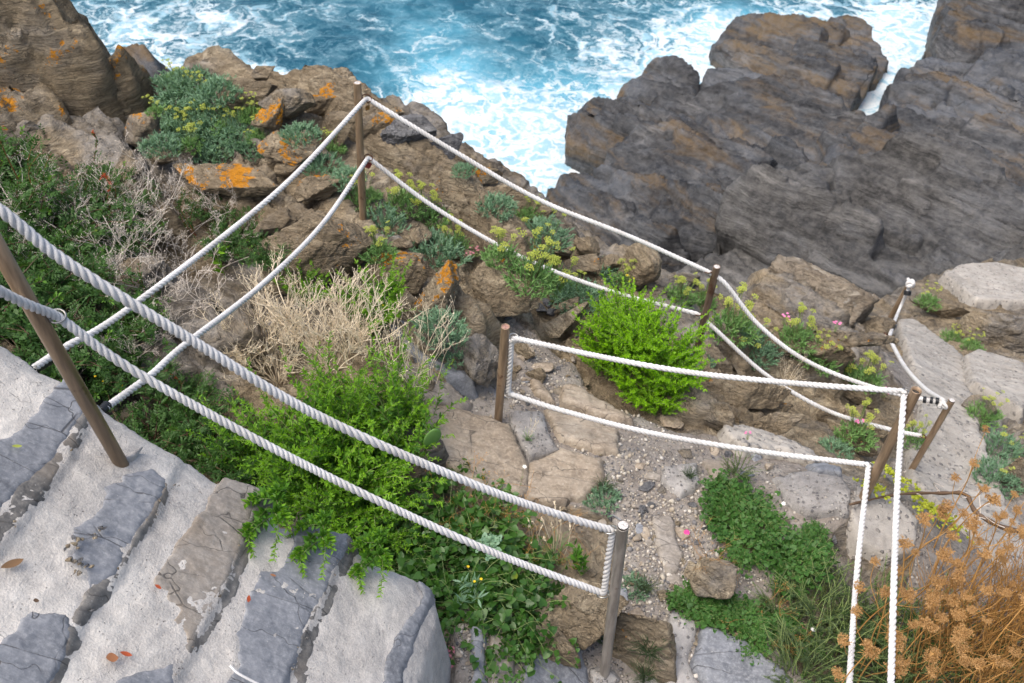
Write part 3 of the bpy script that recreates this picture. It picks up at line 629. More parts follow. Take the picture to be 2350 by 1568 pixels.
# front rope: in from off frame, through the ring on the grey post, down and back again
Aoff = at_dist(-330, 250, 2.55); Aoff2 = at_dist(-330, 470, 2.65)
seg1 = through(Aoff, dU, [(0,482),(150,600),(435,778),(735,957),(1100,1117),(1300,1187)])
mid = np.array([dU + [.012, 0, -.012], (dU + dL) / 2 + [.006, 0, -.01], dL + [.004, 0, .014]])
rope('rope', [seg1, mid, through(dL, aL, [(1100,1255),(735,1085),(330,865)]), through(aL, Aoff2, [(0,668)])], 'thick front rope in two runs, looped down through both rings of the grey post')
# right rope: two runs from the short post, turning at the hollow post towards the lower edge
fo1 = at_dist(2038, 1760, 4.35); fo2 = at_dist(1938, 1760, 4.55)
r3 = np.array([cU + [-.010, 0, -.018], (cU + cL) / 2 + [-.006, .0, 0], cL + [-.004, 0, .012]])
rope('rope', [through(fo1, fU, [(2045,1560),(2058,1150)]), through(fU, cU, [(1850,882),(1600,857),(1400,823)]), r3,
              through(cL, fL, [(1300,945),(1500,995),(1750,1037)]), through(fL, fo2, [(1968,1300),(1950,1560)])], 'rope in two runs from the short rust capped post to the hollow post, then down')
# back ropes
k1 = at_dist(78, 845, 4.15); k2 = at_dist(240, 938, 3.95)
gT = gU + np.array([-.02, 0, 0])
rope('rope', [through(k1, bU, [(150,797),(300,705),(640,437)]), through(bU, eU, [(1050,352),(1240,460),(1450,545)]), through(eU, gT, [(1665,652),(1740,745),(1850,828),(2000,888)])], 'uppermost back rope rising to the peak post, then falling along the sea side')
rope('rope', [through(k2, bL, [(345,862),(420,795),(600,655),(740,515)]), through(bL, eL, [(1000,478),(1200,592),(1400,668)]), through(eL, gL, [(1640,755),(1760,862),(1900,943),(2040,985)])], 'lower back rope passing the two rusty rings and running behind the lime green bush')
hT = at_dist(2088, 655, 11.95)
h0 = at_dist(2040, 775, 9.3)
rope('rope', [through(gU + np.array([.01, .01, .01]), h0, [(2120,890),(2075,840)]), through(h0, hT, [(2060,720)])], 'smooth white cord from the path post down to the distant small post', R=.021, twist=False)
# taped rope ends
def tape(name, a, b, r, label, n=5):
    a = np.asarray(a); b = np.asarray(b); t = np.linspace(0, 1, 14)[:, None]; P = a + (b - a) * t
    V, Fc = tube(P, r * (1 + .07 * np.sin(np.arange(14) * 2.1)), 10); return tag(mesh_obj(name, V, Fc, M['tape'], None, a), label, 'tape')
tape('tape_wrap', at_dist(62, 858, 4.16), at_dist(125, 818, 4.25), .021, 'black tape round the rope end at the wall edge behind the tall post')
tape('tape_wrap', at_dist(232, 945, 3.94), at_dist(246, 930, 3.97), .0185, 'short black tape cuff on the rope end just under the wall')
t0, t1 = project(gU)[0], 0
for i, (x0, x1) in enumerate([(2118, 2126), (2134, 2141), (2147, 2155)]):
    R_ = dist(gU) - .02; tape('tape_band', at_dist(x0, 917 + i * 1.5, R_), at_dist(x1, 918 + i * 1.5, R_), .0215, ['first','second','third'][i] + ' black tape band on the white knot, counted from the hollow post')
def knot(c, r, n, label, seed):
    rg = np.random.default_rng(seed); mb = MB()
    for i in range(n):
        mb.add(*torus(np.asarray(c) + rg.normal(0, r * .25, 3), rg.normal(size=3), r * .75, r * .42, 16, 8))
    return tag(mb.build('rope_knot', M['rope'], None, c), label, 'knot')
knot(gU + np.array([-.005, -.01, .0]), .024, 4, 'white rope knot at the top of the slim path post', 3)
knot(hT + np.array([0, 0, .03]), .045, 5, 'white cloth knot on the distant small post', 5)
tape('tape_band', hT + np.array([-.01, -.05, -.10]), hT + np.array([-.01, -.03, -.06]), .04, 'black band under the white knot of the distant post')
mb = MB(); mb.add(*torus(h0, (.5, .2, .6), .055, .009)); tag(mb.build('rusty_ring', M['ring_rust'], None, h0), 'rusty ring holding the white cord halfway down the path', 'ring')
padlock(bL + np.array([.012, -.01, -.012]), 1.15, .3, 'padlock', 'faded red padlock hanging from the lower ring of the peak post', .5)
padlock(bU + np.array([.008, -.01, -.03]), .8, .9, 'brass', 'small brassy padlock hanging from the upper ring of the peak post', .2)
# ------------------------------------------------------------------ rocks
def icos(sub):
    bm = bmesh.new(); bmesh.ops.create_icosphere(bm, subdivisions=sub, radius=1); V = np.array([v.co for v in bm.verts]); Fc = np.array([[v.index for v in f.verts] for f in bm.faces]); bm.free(); return V, Fc
_ICO = {k: icos(k) for k in (1, 2, 3, 4, 5, 6)}
def vnormals(V, Fc):
    n = np.zeros_like(V); a, b, c = V[Fc[:, 0]], V[Fc[:, 1]], V[Fc[:, 2]]; fn = np.cross(b - a, c - a)
    if Fc.shape[1] == 4: fn = np.cross(V[Fc[:, 2]] - V[Fc[:, 0]], V[Fc[:, 3]] - V[Fc[:, 1]])
    for k in range(Fc.shape[1]): np.add.at(n, Fc[:, k], fn)
    return n / (np.linalg.norm(n, axis=1)[:, None] + 1e-12)
def boulder_shape(size, seed, sub=5, rz=0.0, nplanes=11, strata=STRATA, rough=.62, sharp=26.0, sc=.45):
    """a broken block: facets cut from a ball, rounded arrises, then schist relief. returns V (local), F"""
    rg = np.random.default_rng(seed); D, Fc = _ICO[sub]
    N = rg.normal(size=(nplanes, 3)); N /= np.linalg.norm(N, axis=1)[:, None]; h = rg.uniform(.5, 1.0, nplanes)
    sn = _n(np.asarray(strata) + rg.normal(0, .12, 3)); N = np.vstack([N, [sn, -sn, [0, 0, -1]]]); h = np.concatenate([h, rg.uniform(.45, .7, 2), [.8]])
    q = np.maximum(D @ N.T, 1e-3) / h; r = (q ** sharp).sum(1) ** (-1 / sharp)
    V = D * r[:, None]; V /= np.abs(V).max(0)
    V = V * np.asarray(size) / 2; c, s = math.cos(rz), math.sin(rz); V = V @ np.array([[c, s, 0], [-s, c, 0], [0, 0, 1]])
    m = float(np.mean(size)); off = rg.uniform(0, 50, 3)
    nr = vnormals(V, Fc); dsp = rockdisp(V + off, max(.12, sc * m), seed % 97, strata, .6, .5, .35)
    dsp = .65 * dsp + .35 * rockdisp(V + off, max(.06, sc * m * .38), seed % 89, strata, .7, .5, .4)
    V = V + nr * (dsp * .11 * m * rough)[:, None]
    return V, Fc
NB = [0]
def boulder(px, py, w, h, mat, label, seed=None, rz=None, sub=5, group=None, drop=None, hz=.8, dp=.8, sink=.40, rough=.62, strata=STRATA, name='boulder', cat='boulder', np_=11):
    NB[0] += 1; seed = seed or 100 + NB[0]; rg = np.random.default_rng(seed)
    by = py + h * .30
    p = gpoint(px, by) if drop is None else at_drop(px, by, drop)
    R = dist(p); u = R / F; dep = math.asin(-ray(px, py)[2])
    sx = w * u; k = h * u / (hz * math.cos(dep) + dp * math.sin(dep)); sz = k * hz * 1.15; sy = k * dp * 1.15
    rz = rg.uniform(-.35, .35) if rz is None else rz
    V, Fc = boulder_shape((sx * 1.18, sy * 1.12, sz * 1.08), seed, sub, rz, np_, strata, rough)
    c = at_dist(px, py, R - .3 * sz); c[2] = max(c[2], p[2] + sz * (.5 - sink) - .1 * sz) if drop is None else c[2]
    loc = np.array([c[0], c[1], c[2] - sz * .5])
    o = mesh_obj(name, V + [0, 0, sz * .5], Fc, M[mat]); o.location = loc.tolist()
    return tag(o, label, cat, group)

def sheet_rock(name, poly, zfun, mat, label, cat, res=.05, skirt=.5, edge=.35, rise=.25, amp=.12, sc=.8, seed=1, strata=STRATA, wob=.12, depth=2.5, group=None, parent=None, loc=None, thick=None, par=None, slope=2.6, fine=.35, block=.6, lay=.5, slab=None, undercut=0.0, grow=0.0):
    """rock or slab standing on an outline (world xy): rounded top surface, steep broken sides"""
    poly = np.asarray(poly)[:, :2]; x0, y0 = poly.min(0) - skirt - wob; x1, y1 = poly.max(0) + skirt + wob
    X, Y = np.meshgrid(np.arange(x0, x1, res), np.arange(y0, y1, res)); P2 = np.stack([X.ravel(), Y.ravel(), 0 * X.ravel()], 1)
    d = sdist(poly, X, Y) + grow + (wob * fbm(P2 / max(.05, wob * 4.5), 4, seed + 3, .6)).reshape(X.shape)
    Z = zfun(X, Y) + rise * (1 - np.exp(-np.maximum(d, 0) / edge)) - rise
    Z = np.where(d < 0, Z + d * slope if depth is None else np.maximum(Z + d * slope, Z - depth), Z)
    for k, kw in enumerate(slab or []): Z = slabs(X, Y, Z, seed=seed + 11 * k, mask=d > (.02 if k else -.05), **kw)
    P = np.stack([X, Y, Z], -1); Fq = grid_faces(*X.shape, keep=d > -skirt)
    gy, gx = np.gradient(Z, res); n = np.stack([-gx, -gy, np.ones_like(Z)], -1); n[..., :2] = np.clip(n[..., :2], -1.0, 1.0); n /= np.linalg.norm(n, axis=-1)[..., None]
    V, Fq = compact(P.reshape(-1, 3), Fq); nn = compact(n.reshape(-1, 3), grid_faces(*X.shape, keep=d > -skirt))[0]
    if undercut:
        gy2, gx2 = np.gradient(d, res); gm = compact(np.stack([gx2, gy2, np.minimum(d, 0)], -1).reshape(-1, 3), grid_faces(*X.shape, keep=d > -skirt))[0]
        gl = np.hypot(gm[:, 0], gm[:, 1]) + 1e-6; k = (-gm[:, 2]) * (1 + undercut) + 0; V[:, 0] += gm[:, 0] / gl * k; V[:, 1] += gm[:, 1] / gl * k
    V = V + nn * (amp * (.68 * rockdisp(V, sc, seed, strata, lay, block, fine) + .45 * rockdisp(V + 3.3, sc * .36, seed + 1, strata, lay * 1.25, block * .8, fine)))[:, None]
    o = mesh_obj(name, V, Fq, M[mat], parent, V.mean(0) * [1, 1, 0] + [0, 0, V[:, 2].min()] if loc is None else loc)
    return tag(o, label, cat, group) if parent is None else o
# --- the dark reef at the waterline
def plane_fn(poly, z, gx=0., gy=0.):
    c = np.mean(np.asarray(poly)[:, :2], 0); return lambda X, Y: z + gx * (X - c[0]) + gy * (Y - c[1])
_r1 = at_drop(1660,455,10.8); _r2 = at_drop(2250,690,10.5); RSTRIKE = math.atan2(*(_r2 - _r1)[1::-1])
def reef(pix, drop, mat, label, gx=0., gy=0., rise=.6, edge=.8, amp=.30, sc=1.9, seed=1, res=.05, strata=(.25, -.5, .8), skirt=1.3, cat='sea rock', dens=1.0, st=0.0, uc=.06, hk=.72, **kw):
    poly = xy(pix, drop); ar = abs(.5 * np.sum(poly[:, 0] * np.roll(poly[:, 1], 1) - poly[:, 1] * np.roll(poly[:, 0], 1)))
    REEF.append(poly)
    sl = [dict(n=int(1.3 * ar * dens) + 6, strike=RSTRIKE + st, L=(1.2, 5.5), Wd=(.5, 2.0), Hh=(.10 * hk, .75 * hk), dip=(1.5, 5.0), steep=3.5, jit=.14, warp=.12), dict(n=int(6 * ar * dens), strike=RSTRIKE + st, L=(.6, 3.0), Wd=(.12, .55), Hh=(.05, .34 * hk), dip=(.2, .9), steep=4, jit=.22, warp=.07)]
    return sheet_rock('sea_rock', poly, plane_fn(poly, CAMZ - drop - .40, gx, gy), mat, label, cat, res, skirt, edge * .35, rise * .35, amp * .34, sc * .9, seed, _n(strata), .28, 5.0, group='dark rocks at the waterline', slab=sl, lay=.7, block=.35, undercut=uc, **kw)
reef([(1265,450),(1400,340),(1600,215),(1850,235),(1935,300),(1995,300),(2070,190),(2500,190),(2800,300),(2800,1000),(2100,760),(1500,760),(1300,600)], 12.3, 'rock_dark', 'broad low rock shelf under the dark reef', rise=.4, amp=.35, sc=2.2, seed=2, res=.09)
reef([(1432,160),(1480,142),(1560,128),(1600,165),(1620,240),(1600,330),(1560,390),(1400,335),(1350,315),(1305,285),(1300,245),(1380,222),(1420,200)], 12.5, 'rock_dark', 'knobbly sea rock with ochre streaks, nearest the white surf', .05, -.10, .9, .8, .34, 1.6, 3)
reef([(1640,72),(1700,42),(1790,30),(1900,32),(1990,55),(2010,85),(2045,120),(1990,200),(1950,240),(1850,230),(1700,150),(1645,100)], 12.85, 'rock_ochre', 'ochre brown topped sea rock jutting into the foam, farthest of the reef', .02, -.06, .5, .9, .3, 1.7, 4, hk=.45)
reef([(1600,170),(1700,118),(1830,140),(1925,196),(1945,260),(1925,300),(1880,330),(1800,390),(1680,440),(1570,410),(1600,330)], 12.35, 'rock_dark_b', 'smooth slate grey sea rock in the middle of the reef', .03, -.16, .7, 1.2, .14, 2.0, 5, dens=.4)
reef([(1242,445),(1282,350),(1330,368),(1370,345),(1560,400),(1690,425),(1660,470),(1740,560),(1540,640),(1380,600),(1310,540)], 11.9, 'rock_dark', 'blackish rock face rising straight from the surf beside the brown ridge', .05, -.25, .9, .9, .36, 1.7, 6)
reef([(2040,195),(2075,128),(2130,112),(2240,135),(2350,108),(2600,130),(2700,420),(2400,420),(2200,345),(2080,315),(2030,262)], 12.3, 'rock_dark_b', 'blocky dark rock with brown cracks beside the foaming gap', .0, -.12, .8, .8, .36, 1.5, 7)
reef([(2155,48),(2165,0),(2180,-60),(2600,-60),(2600,130),(2360,105),(2230,122),(2175,98)], 11.9, 'rock_dark', 'big black rounded rock standing in white foam', .05, .02, 1.6, .9, .3, 1.8, 8)
reef([(1880,345),(1960,280),(2060,300),(2200,340),(2330,420),(2360,480),(2200,430),(2060,380),(1900,365)], 11.7, 'rock_dark', 'jagged dark rock band above the big grey ledge', .0, -.22, .7, .6, .34, 1.3, 9)
reef([(1660,425),(1740,402),(1900,345),(2060,352),(2200,385),(2330,455),(2450,520),(2600,600),(2600,760),(2250,680),(2060,640),(1900,585),(1750,515),(1655,462)], 10.3, 'rock_ledge', 'huge grey layered ledge with a black undercut along its lower edge', .05, .10, .55, .55, .20, 1.5, 10, dens=.45, strata=(.35, -.35, .85), uc=.9)
reef([(1500,650),(1540,600),(1740,550),(1870,600),(1900,640),(1800,690),(1700,720),(1560,710)], 11.1, 'rock_ledge', 'grey brown low boulder in the hollow under the big ledge', .0, -.22, .5, .5, .22, 1.1, 11, res=.05)
reef([(258,118),(330,112),(395,145),(410,235),(330,300),(270,260)], 9.0, 'rock_dark', 'dark slate rock showing between the ochre cliff and the ridge', .0, -.2, .8, .7, .25, 1.3, 12)
reef([(2230,640),(2330,560),(2420,560),(2600,640),(2600,720),(2330,700)], 9.6, 'rock_ledge', 'brownish ledge behind the distant concrete step', .0, .0, .4, .5, .24, 1.0, 13)

sea()
# --- the ochre cliff at the far side of the shrubs
def cliff(pix, label, seed, res=.028, rise=.28, edge=.4, amp=.07, sc=.6, mat='cliff', depth=4.0):
    P = np.array([at_drop(*q) for q in pix]); A = np.column_stack([P[:, :2], np.ones(len(P))]); co = np.linalg.lstsq(A, P[:, 2], rcond=None)[0]
    return sheet_rock('cliff_rock', P[:, :2], lambda X, Y: co[0] * X + co[1] * Y + co[2] + rise * .6, mat, label, 'rock', res, .7, edge, rise, amp, sc, seed, _n((-.35, -.45, .8)), .10, depth, group='ochre cliff rocks', slab=[dict(n=26, strike=STRIKE - .25, L=(.5, 2.2), Wd=(.18, .5), Hh=(.02, .22), dip=(.2, .7), steep=3, jit=.15, warp=.07), dict(n=160, strike=STRIKE - .25, L=(.15, .9), Wd=(.04, .16), Hh=(.008, .06), dip=(.05, .25), steep=3, jit=.2, warp=.04)])
cliff([(-420,470,3.95),(-50,420,4.0),(150,430,4.1),(272,385,4.2),(262,320,4.05),(190,250,3.85),(90,190,3.7),(-50,160,3.6),(-420,160,3.45)], 'lower ochre cliff slab sloping up behind the dark shrubs', 35)
cliff([(-420,185,3.5),(-50,182,3.62),(95,215,3.75),(195,268,3.9),(255,200,3.75),(258,140,3.6),(210,66,3.4),(150,12,3.22),(50,-60,3.1),(-420,-60,3.0)], 'ochre cliff top with split layers, highest rock against the sea', 31)
cliff([(205,265,3.95),(190,215,3.8),(262,145,3.65),(288,162,3.75),(305,212,3.85),(306,290,4.05),(288,335,4.2),(250,320,4.12)], 'rounded bulging cliff block with a deep crack beside it', 33, rise=.35, edge=.25)
# --- boulders of the ridge and the slope
G1 = 'lichen spotted ridge boulders'
BL = [ # px, py, w, h, material, label
 (370,195,42,46,'rock_lichen','small boulder topped with orange lichen, at the samphire edge nearest the dark gap'),
 (373,228,70,46,'rock_lichen','orange spotted boulder under the samphire patch, beside the dark gap'),
 (332,312,90,92,'rock_lichen','boulder with one big orange lichen blotch, left of the samphire'),
 (352,266,46,38,'rock_lichen','small lichen boulder squeezed between two larger orange ones'),
 (593,172,66,50,'rock_plain','bare pointed boulder on the skyline above the samphire'),
 (575,212,125,66,'rock_tan','wide brown boulder behind the samphire umbels'),
 (630,270,92,90,'rock_lichen','blocky boulder with orange patches right of the samphire'),
 (668,236,116,80,'rock_plain','slanted grey brown boulder on the ridge skyline'),
 (700,282,80,54,'rock_tan','rounded brown boulder in the ridge row before the peak post'),
 (742,236,92,50,'rock_lichen','skyline boulder with two orange lichen spots before the peak post'),
 (770,292,86,80,'rock_tan','brown boulder touching the upper back rope'),
 (655,342,122,70,'rock_lichen','boulder covered in bright orange lichen below the samphire'),
 (525,412,250,100,'rock_lichen','long boulder edged with orange lichen along its crest'),
 (372,364,66,56,'rock_tan','brown boulder at the lower edge of the samphire patch'),
 (716,432,166,96,'rock_lichen','broad lichen topped boulder crossed by the back rope'),
 (315,392,66,60,'rock_plain','shaded boulder between shrub and cliff'),
 (870,290,86,60,'rock_lichen','boulder with orange streaks just behind the peak post'),
 (925,300,120,76,'rock_grey','grey slaty boulder on the seaward side of the peak post'),
 (985,352,140,76,'rock_grey','slate grey slanted boulder under the upper sea side rope'),
 (900,258,50,34,'rock_tan','small tan boulder on the crest beside the surf'),
 (1060,380,90,56,'rock_tan','tan crest boulder beside a samphire tuft'),
 (1120,408,80,60,'rock_lichen','crest boulder with an orange spot, under the rope'),
 (1180,452,86,66,'rock_tan','rounded crest boulder halfway along the sea side'),
 (1235,492,70,58,'rock_tan','brown crest boulder next to the green samphire patch'),
 (1290,536,90,62,'rock_tan','crest boulder overlooking the black rock face'),
 (1345,566,60,62,'rock_plain','small upright boulder on the lower crest'),
 (1395,606,74,50,'rock_plain','low brown boulder on the lower crest'),
 (1212,560,150,92,'rock_tan','large brown boulder below the diagonal slab'),
 (1480,608,96,120,'rock_plain','tall wedge shaped boulder pointing at the reef'),
 (1425,655,100,52,'rock_plain','low boulder in front of the tall wedge boulder'),
 (1570,645,90,56,'rock_plain','rounded boulder behind the rust streaked post'),
 (1330,610,84,60,'rock_tan','tan boulder beside yellow umbels at the middle of the lower crest'),
 (735,578,235,180,'rock_tan','great flat tan boulder at the foot of the peak post'),
 (640,520,100,70,'rock_tan','tan boulder half covered by the shrub edge'),
 (905,612,130,104,'rock_lichen','boulder with bright orange rosettes above the dry grass'),
 (1020,668,118,150,'rock_lichen','tall boulder with orange rosettes, left neighbour of the largest round boulder'),
 (1140,682,150,170,'rock_tan','largest rounded boulder with a dark stained face above the dirt'),
 (1272,752,128,104,'rock_tan','wedge boulder topped with loose stones beside the lime bush'),
 (960,550,90,60,'rock_tan','brown boulder under the blue green samphire'),
 (1060,590,90,50,'rock_plain','low flat boulder behind the round boulders'),
 (1095,838,92,124,'rock_plain','upright split rock beside the dark crevice left of the short post'),
 (1000,770,80,120,'rock_plain','narrow tilted rock slab under the dry stalks'),
 (560,745,100,120,'rock_tan','yellowish flat rock showing behind the pale dry bush'),
 (330,640,130,110,'rock_plain','grey rock showing through the dark shrub'),
 (160,640,90,70,'rock_plain','small grey rock deep in the dark shrub'),
 (1712,900,180,86,'rock_tan','long slanting brown rock behind the lime bush'),
 (1765,975,200,80,'rock_plain','layered rock running down beside the flagstones'),
 (1655,955,90,80,'rock_plain','splintered upright rock under the lime bush'),
  (1890,800,150,90,'rock_tan','tan rock with pink flowers beside it'),
 (1775,790,130,64,'rock_plain','low flat rock below the yellow umbels'),
 (1985,895,90,110,'rock_plain','steep brown rock beside the concrete path'),
 (1960,1010,110,70,'rock_tan','low brown rock behind the hollow post'),
 (1885,690,290,170,'rock_buff','big pale buff boulder with rough broken top, centre of the lower slope'),
 (1880,780,290,70,'rock_tan','wide layered brown rock in front of the buff boulder'),
 (2165,712,120,50,'rock_plain','dark brown rock beside the distant post'),
 (2290,760,160,110,'rock_plain','brown rock between the two concrete slabs'),
 (2030,752,60,36,'rock_grey','pale grey rock at the foot of the distant post'),
 (1612,1335,114,128,'rock_plain','grey buff boulder lying alone on the gravel'),
 (1318,1395,172,190,'rock_tan','split brown outcrop between the vine and the grey post'),
 (1470,1460,140,170,'rock_tan','brown outcrop right behind the grey post'),
 (1265,1480,120,90,'rock_plain','low brown rock above the bottom slate slab'),
 (310,955,80,80,'rock_tan','tan rock beside the wall under the two front ropes'),
 (1240,860,60,40,'rock_tan','flat little rock on the dirt slope'),
 (1200,800,60,44,'rock_tan','stony lump on the dirt slope behind the short post'),
 (2250,940,60,80,'rock_plain','dark crevice rock between path and concrete slab'),
 (2330,1080,80,120,'rock_plain','dark rock along the outer edge of the concrete path'),
]
for i, b in enumerate(BL):
    kw = dict(sub=6 if b[2] > 100 else 5)
    if b[4] == 'rock_buff': kw.update(drop=6.35, hz=.55, dp=1.0)
    if b[1] > 1300: kw.update(sink=.18)
    if 'lying alone' in b[5]: kw.update(sink=-.05, seed=105, hz=.9, dp=.9)
    boulder(*b, group=G1, **kw)
# the long diagonal slab below the peak post
def diag():
    poly = xy([(735,262),(800,270),(880,330),(1000,395),(1100,440),(1175,510),(1235,575),(1215,620),(1140,590),(1070,520),(960,470),(860,420),(790,350),(720,300)], 4.2)
    c = poly.mean(0); zf = lambda X, Y: gzb(X, Y) + .30
    sheet_rock('rock_slab', poly, zf, 'rock_tan', 'long diagonal brown slab running down from the peak post along the ridge', 'rock', .016, .35, .16, .14, .05, .36, 71, STRATA, .05, 1.5, slab=[dict(n=40, strike=STRIKE, L=(.3, 1.6), Wd=(.06, .22), Hh=(.01, .12), dip=(.1, .5), jit=.1), dict(n=120, strike=STRIKE, L=(.1, .5), Wd=(.03, .09), Hh=(.005, .04), dip=(.05, .2), jit=.12, warp=.02)])
    poly = xy([(880,470),(960,505),(1060,560),(1110,610),(1060,625),(950,580),(880,530)], 4.15)
    sheet_rock('rock_slab', poly, lambda X, Y: gzb(X, Y) + .12, 'rock_plain', 'lower brown slab parallel to the long diagonal one', 'rock', .018, .3, .12, .1, .06, .4, 72, STRATA, .05, 1.0)
diag()
# half buried rocks that break up the ridge between the named boulders
_rg = np.random.default_rng(515); _k = 0
_wk = lambda p: float(_bil(_walk, p[0], p[1]))
while _k < 24:
    px, py = _rg.uniform(320, 2050), _rg.uniform(200, 1000); p = at_drop(px, py, 4.4)
    lim = np.interp(px, [320, 600, 860, 1120, 1330, 1530, 1740, 2050], [220, 190, 260, 390, 550, 640, 690, 650])
    if py < lim + 12 or py > np.interp(px, [320, 700, 1000, 1300, 1700, 2050], [420, 620, 700, 780, 950, 1000]): continue
    if _wk(hit(px, py)) > .2: continue
    wd = _rg.uniform(35, 85) * np.interp(py, [200, 800], [.8, 1.1]); boulder(px, py, wd, wd * _rg.uniform(.5, .9), ['rock_tan', 'rock_plain', 'rock_tan', 'rock_plain', 'rock_lichen'][_k % 5], 'brown schist rock half buried in the slope among the named boulders'.replace(' among the named boulders', ' between larger boulders'), 2000 + _k, None, 4, 'half buried ridge rocks', sink=.18); _k += 1
# --- flagstones and concrete on the walked ground
def flag(pix, drop, mat, label, lift=.035, seed=1, amp=.014, name='flagstone', cat='flagstone', edge=.012, rise=.012, wob=.018, sc=.25, res=.012, group='flagstones of the path'):
    poly = xy(pix, drop); c = poly.mean(0)
    A = np.array([[x, y, 1] for x, y in poly]); co = np.linalg.lstsq(A, gz(poly[:, 0], poly[:, 1]), rcond=None)[0]
    zf = lambda X, Y: co[0] * X + co[1] * Y + co[2] + lift
    return sheet_rock(name, poly, zf, mat, label, cat, res, .05, edge, rise, amp, sc, seed, (.1, .1, 1), wob, .25, group=group, slope=4)
flag([(985,965),(1080,972),(1172,985),(1180,1015),(1212,1075),(1208,1140),(1180,1165),(1080,1130),(965,1062)], 4.2, 'slate_sand', 'large cracked ochre flagstone in front of the short post', .07, 3, .016)
flag([(1250,945),(1335,962),(1420,985),(1415,1043),(1375,1043),(1285,1020),(1254,958)], 4.28, 'slate_sand', 'tan and grey flagstone under the lower right rope', .05, 4)
flag([(1290,888),(1320,884),(1400,930),(1452,965),(1420,970),(1290,932)], 4.3, 'slate_sand', 'yellowish tilted slab just above the lower right rope', .07, 5)
flag([(1222,875),(1255,893),(1272,925),(1228,907)], 4.28, 'slate_sand', 'small yellow slab edge below the dirt slope', .05, 6)
flag([(1195,1160),(1215,1080),(1290,1040),(1380,1060),(1385,1100),(1340,1150),(1260,1170)], 4.25, 'slate_sand', 'broken brown flagstone bordering the gravel', .05, 7, .02)
flag([(1492,1180),(1545,1178),(1552,1230),(1568,1270),(1560,1310),(1535,1325),(1510,1270),(1503,1215)], 4.26, 'slate_warm', 'narrow pale grey slab lying in the gravel beside the grey post', .025, 8)
flag([(1190,1620),(1200,1560),(1218,1532),(1262,1496),(1325,1480),(1350,1530),(1352,1620)], 4.15, 'slate', 'pointed blue grey slate at the foot of the grey post', .05, 9)
flag([(1612,1442),(1694,1468),(1800,1535),(1850,1600),(1660,1640),(1590,1525)], 4.24, 'slate', 'large blue grey slate with chipped edges below the ferny weed', .05, 10)
flag([(1780,1090),(1840,1080),(1930,1108),(1945,1148),(1935,1192),(1850,1192),(1800,1150)], 4.25, 'gravel_mortar', 'pebbly grey slab beside the hollow post foot', .05, 11)
flag([(1948,1150),(2000,1138),(2060,1150),(2110,1190),(2100,1262),(2040,1290),(1962,1262),(1942,1205)], 4.3, 'path_concrete', 'smooth beige slab between the two hanging ropes', .06, 12)
flag([(1857,1066),(1895,1056),(1930,1076),(1925,1100),(1870,1098)], 4.3, 'slate', 'small blue grey stone under the right rope corner', .06, 13)
flag([(1612,1052),(1682,1056),(1702,1108),(1640,1110)], 4.3, 'slate_warm', 'grey slab at the top of the green weed', .04, 14)
flag([(1520,1070),(1600,1060),(1610,1110),(1560,1140),(1520,1110)], 4.28, 'gravel_mortar', 'lumpy pebbly mortar patch beside the gravel', .04, 15, .02)
flag([(1085,1450),(1112,1452),(1108,1495),(1122,1600),(1080,1600)], 3.95, 'slate', 'upright blue grey stone strip below the vine', .05, 16)
flag([(1122,1457),(1162,1462),(1178,1500),(1180,1600),(1130,1600)], 3.98, 'slate_warm', 'beige stone strip beside the blue grey one', .05, 17)
flag([(1170,955),(1240,950),(1262,1010),(1285,1045),(1215,1065),(1180,1010)], 4.25, 'gravel_mortar', 'grey mortar lump beside the short post', .05, 18, .02)
flag([(905,905),(985,890),(1080,935),(1060,960),(980,960),(900,940)], 4.2, 'slate_warm', 'long grey beige slab under the dry stalks', .05, 19, .016)
flag([(905,790),(960,800),(1040,860),(1085,905),(1030,910),(940,870),(895,830)], 4.2, 'slate', 'tilted blue grey slab behind the dry stalks', .07, 20, .016)
flag([(1535,1410),(1600,1430),(1580,1520),(1650,1640),(1520,1640),(1540,1500)], 4.24, 'gravel_mortar', 'whitish mortar strip beside the large slate', .035, 21)
flag([(1665,970),(1730,962),(1800,985),(1880,1035),(1860,1070),(1780,1050),(1700,1055),(1655,1010)], 4.4, 'path_concrete', 'rough beige concrete lump behind the lower right rope', .10, 22, .03)
def pathslab(pix, drop, label, lift=.06, seed=1, res=.02):
    poly = xy(pix, drop) if np.isscalar(drop) else np.array([at_drop(px, py, d)[:2] for (px, py), d in zip(pix, drop)])
    return sheet_rock('path_slab', poly, lambda X, Y: gzb(X, Y) + lift, 'path_concrete', label, 'path slab', res, .08, .012, .012, .022, .3, seed, (0, 0, 1), .03, .5, group='concrete slabs of the path', slope=4)
pathslab([(2062,738),(2100,722),(2142,768),(2203,828),(2222,925),(2250,1000),(2300,1050),(2345,1180),(2400,1290),(2300,1330),(2150,1200),(2085,1110),(2090,1030),(2105,960),(2080,880),(2050,800)], [7.3,7.4,7.0,6.6,5.9,5.5,5.2,4.9,4.7,4.6,4.8,5.05,5.2,5.5,6.0,6.8], 'long beige concrete ramp with embedded pebbles beside the slim post', .07, 41)
pathslab([(2205,838),(2240,812),(2345,848),(2342,930),(2322,985),(2215,912)], [6.5,6.6,6.5,6.1,5.9,6.1], 'thick square concrete step block on the outer side of the path', .16, 42)
pathslab([(2160,640),(2200,618),(2280,612),(2420,640),(2420,700),(2240,692)], [8.3,8.5,8.6,8.6,8.0,7.9], 'pale concrete step farthest down the path', .10, 43, .025)
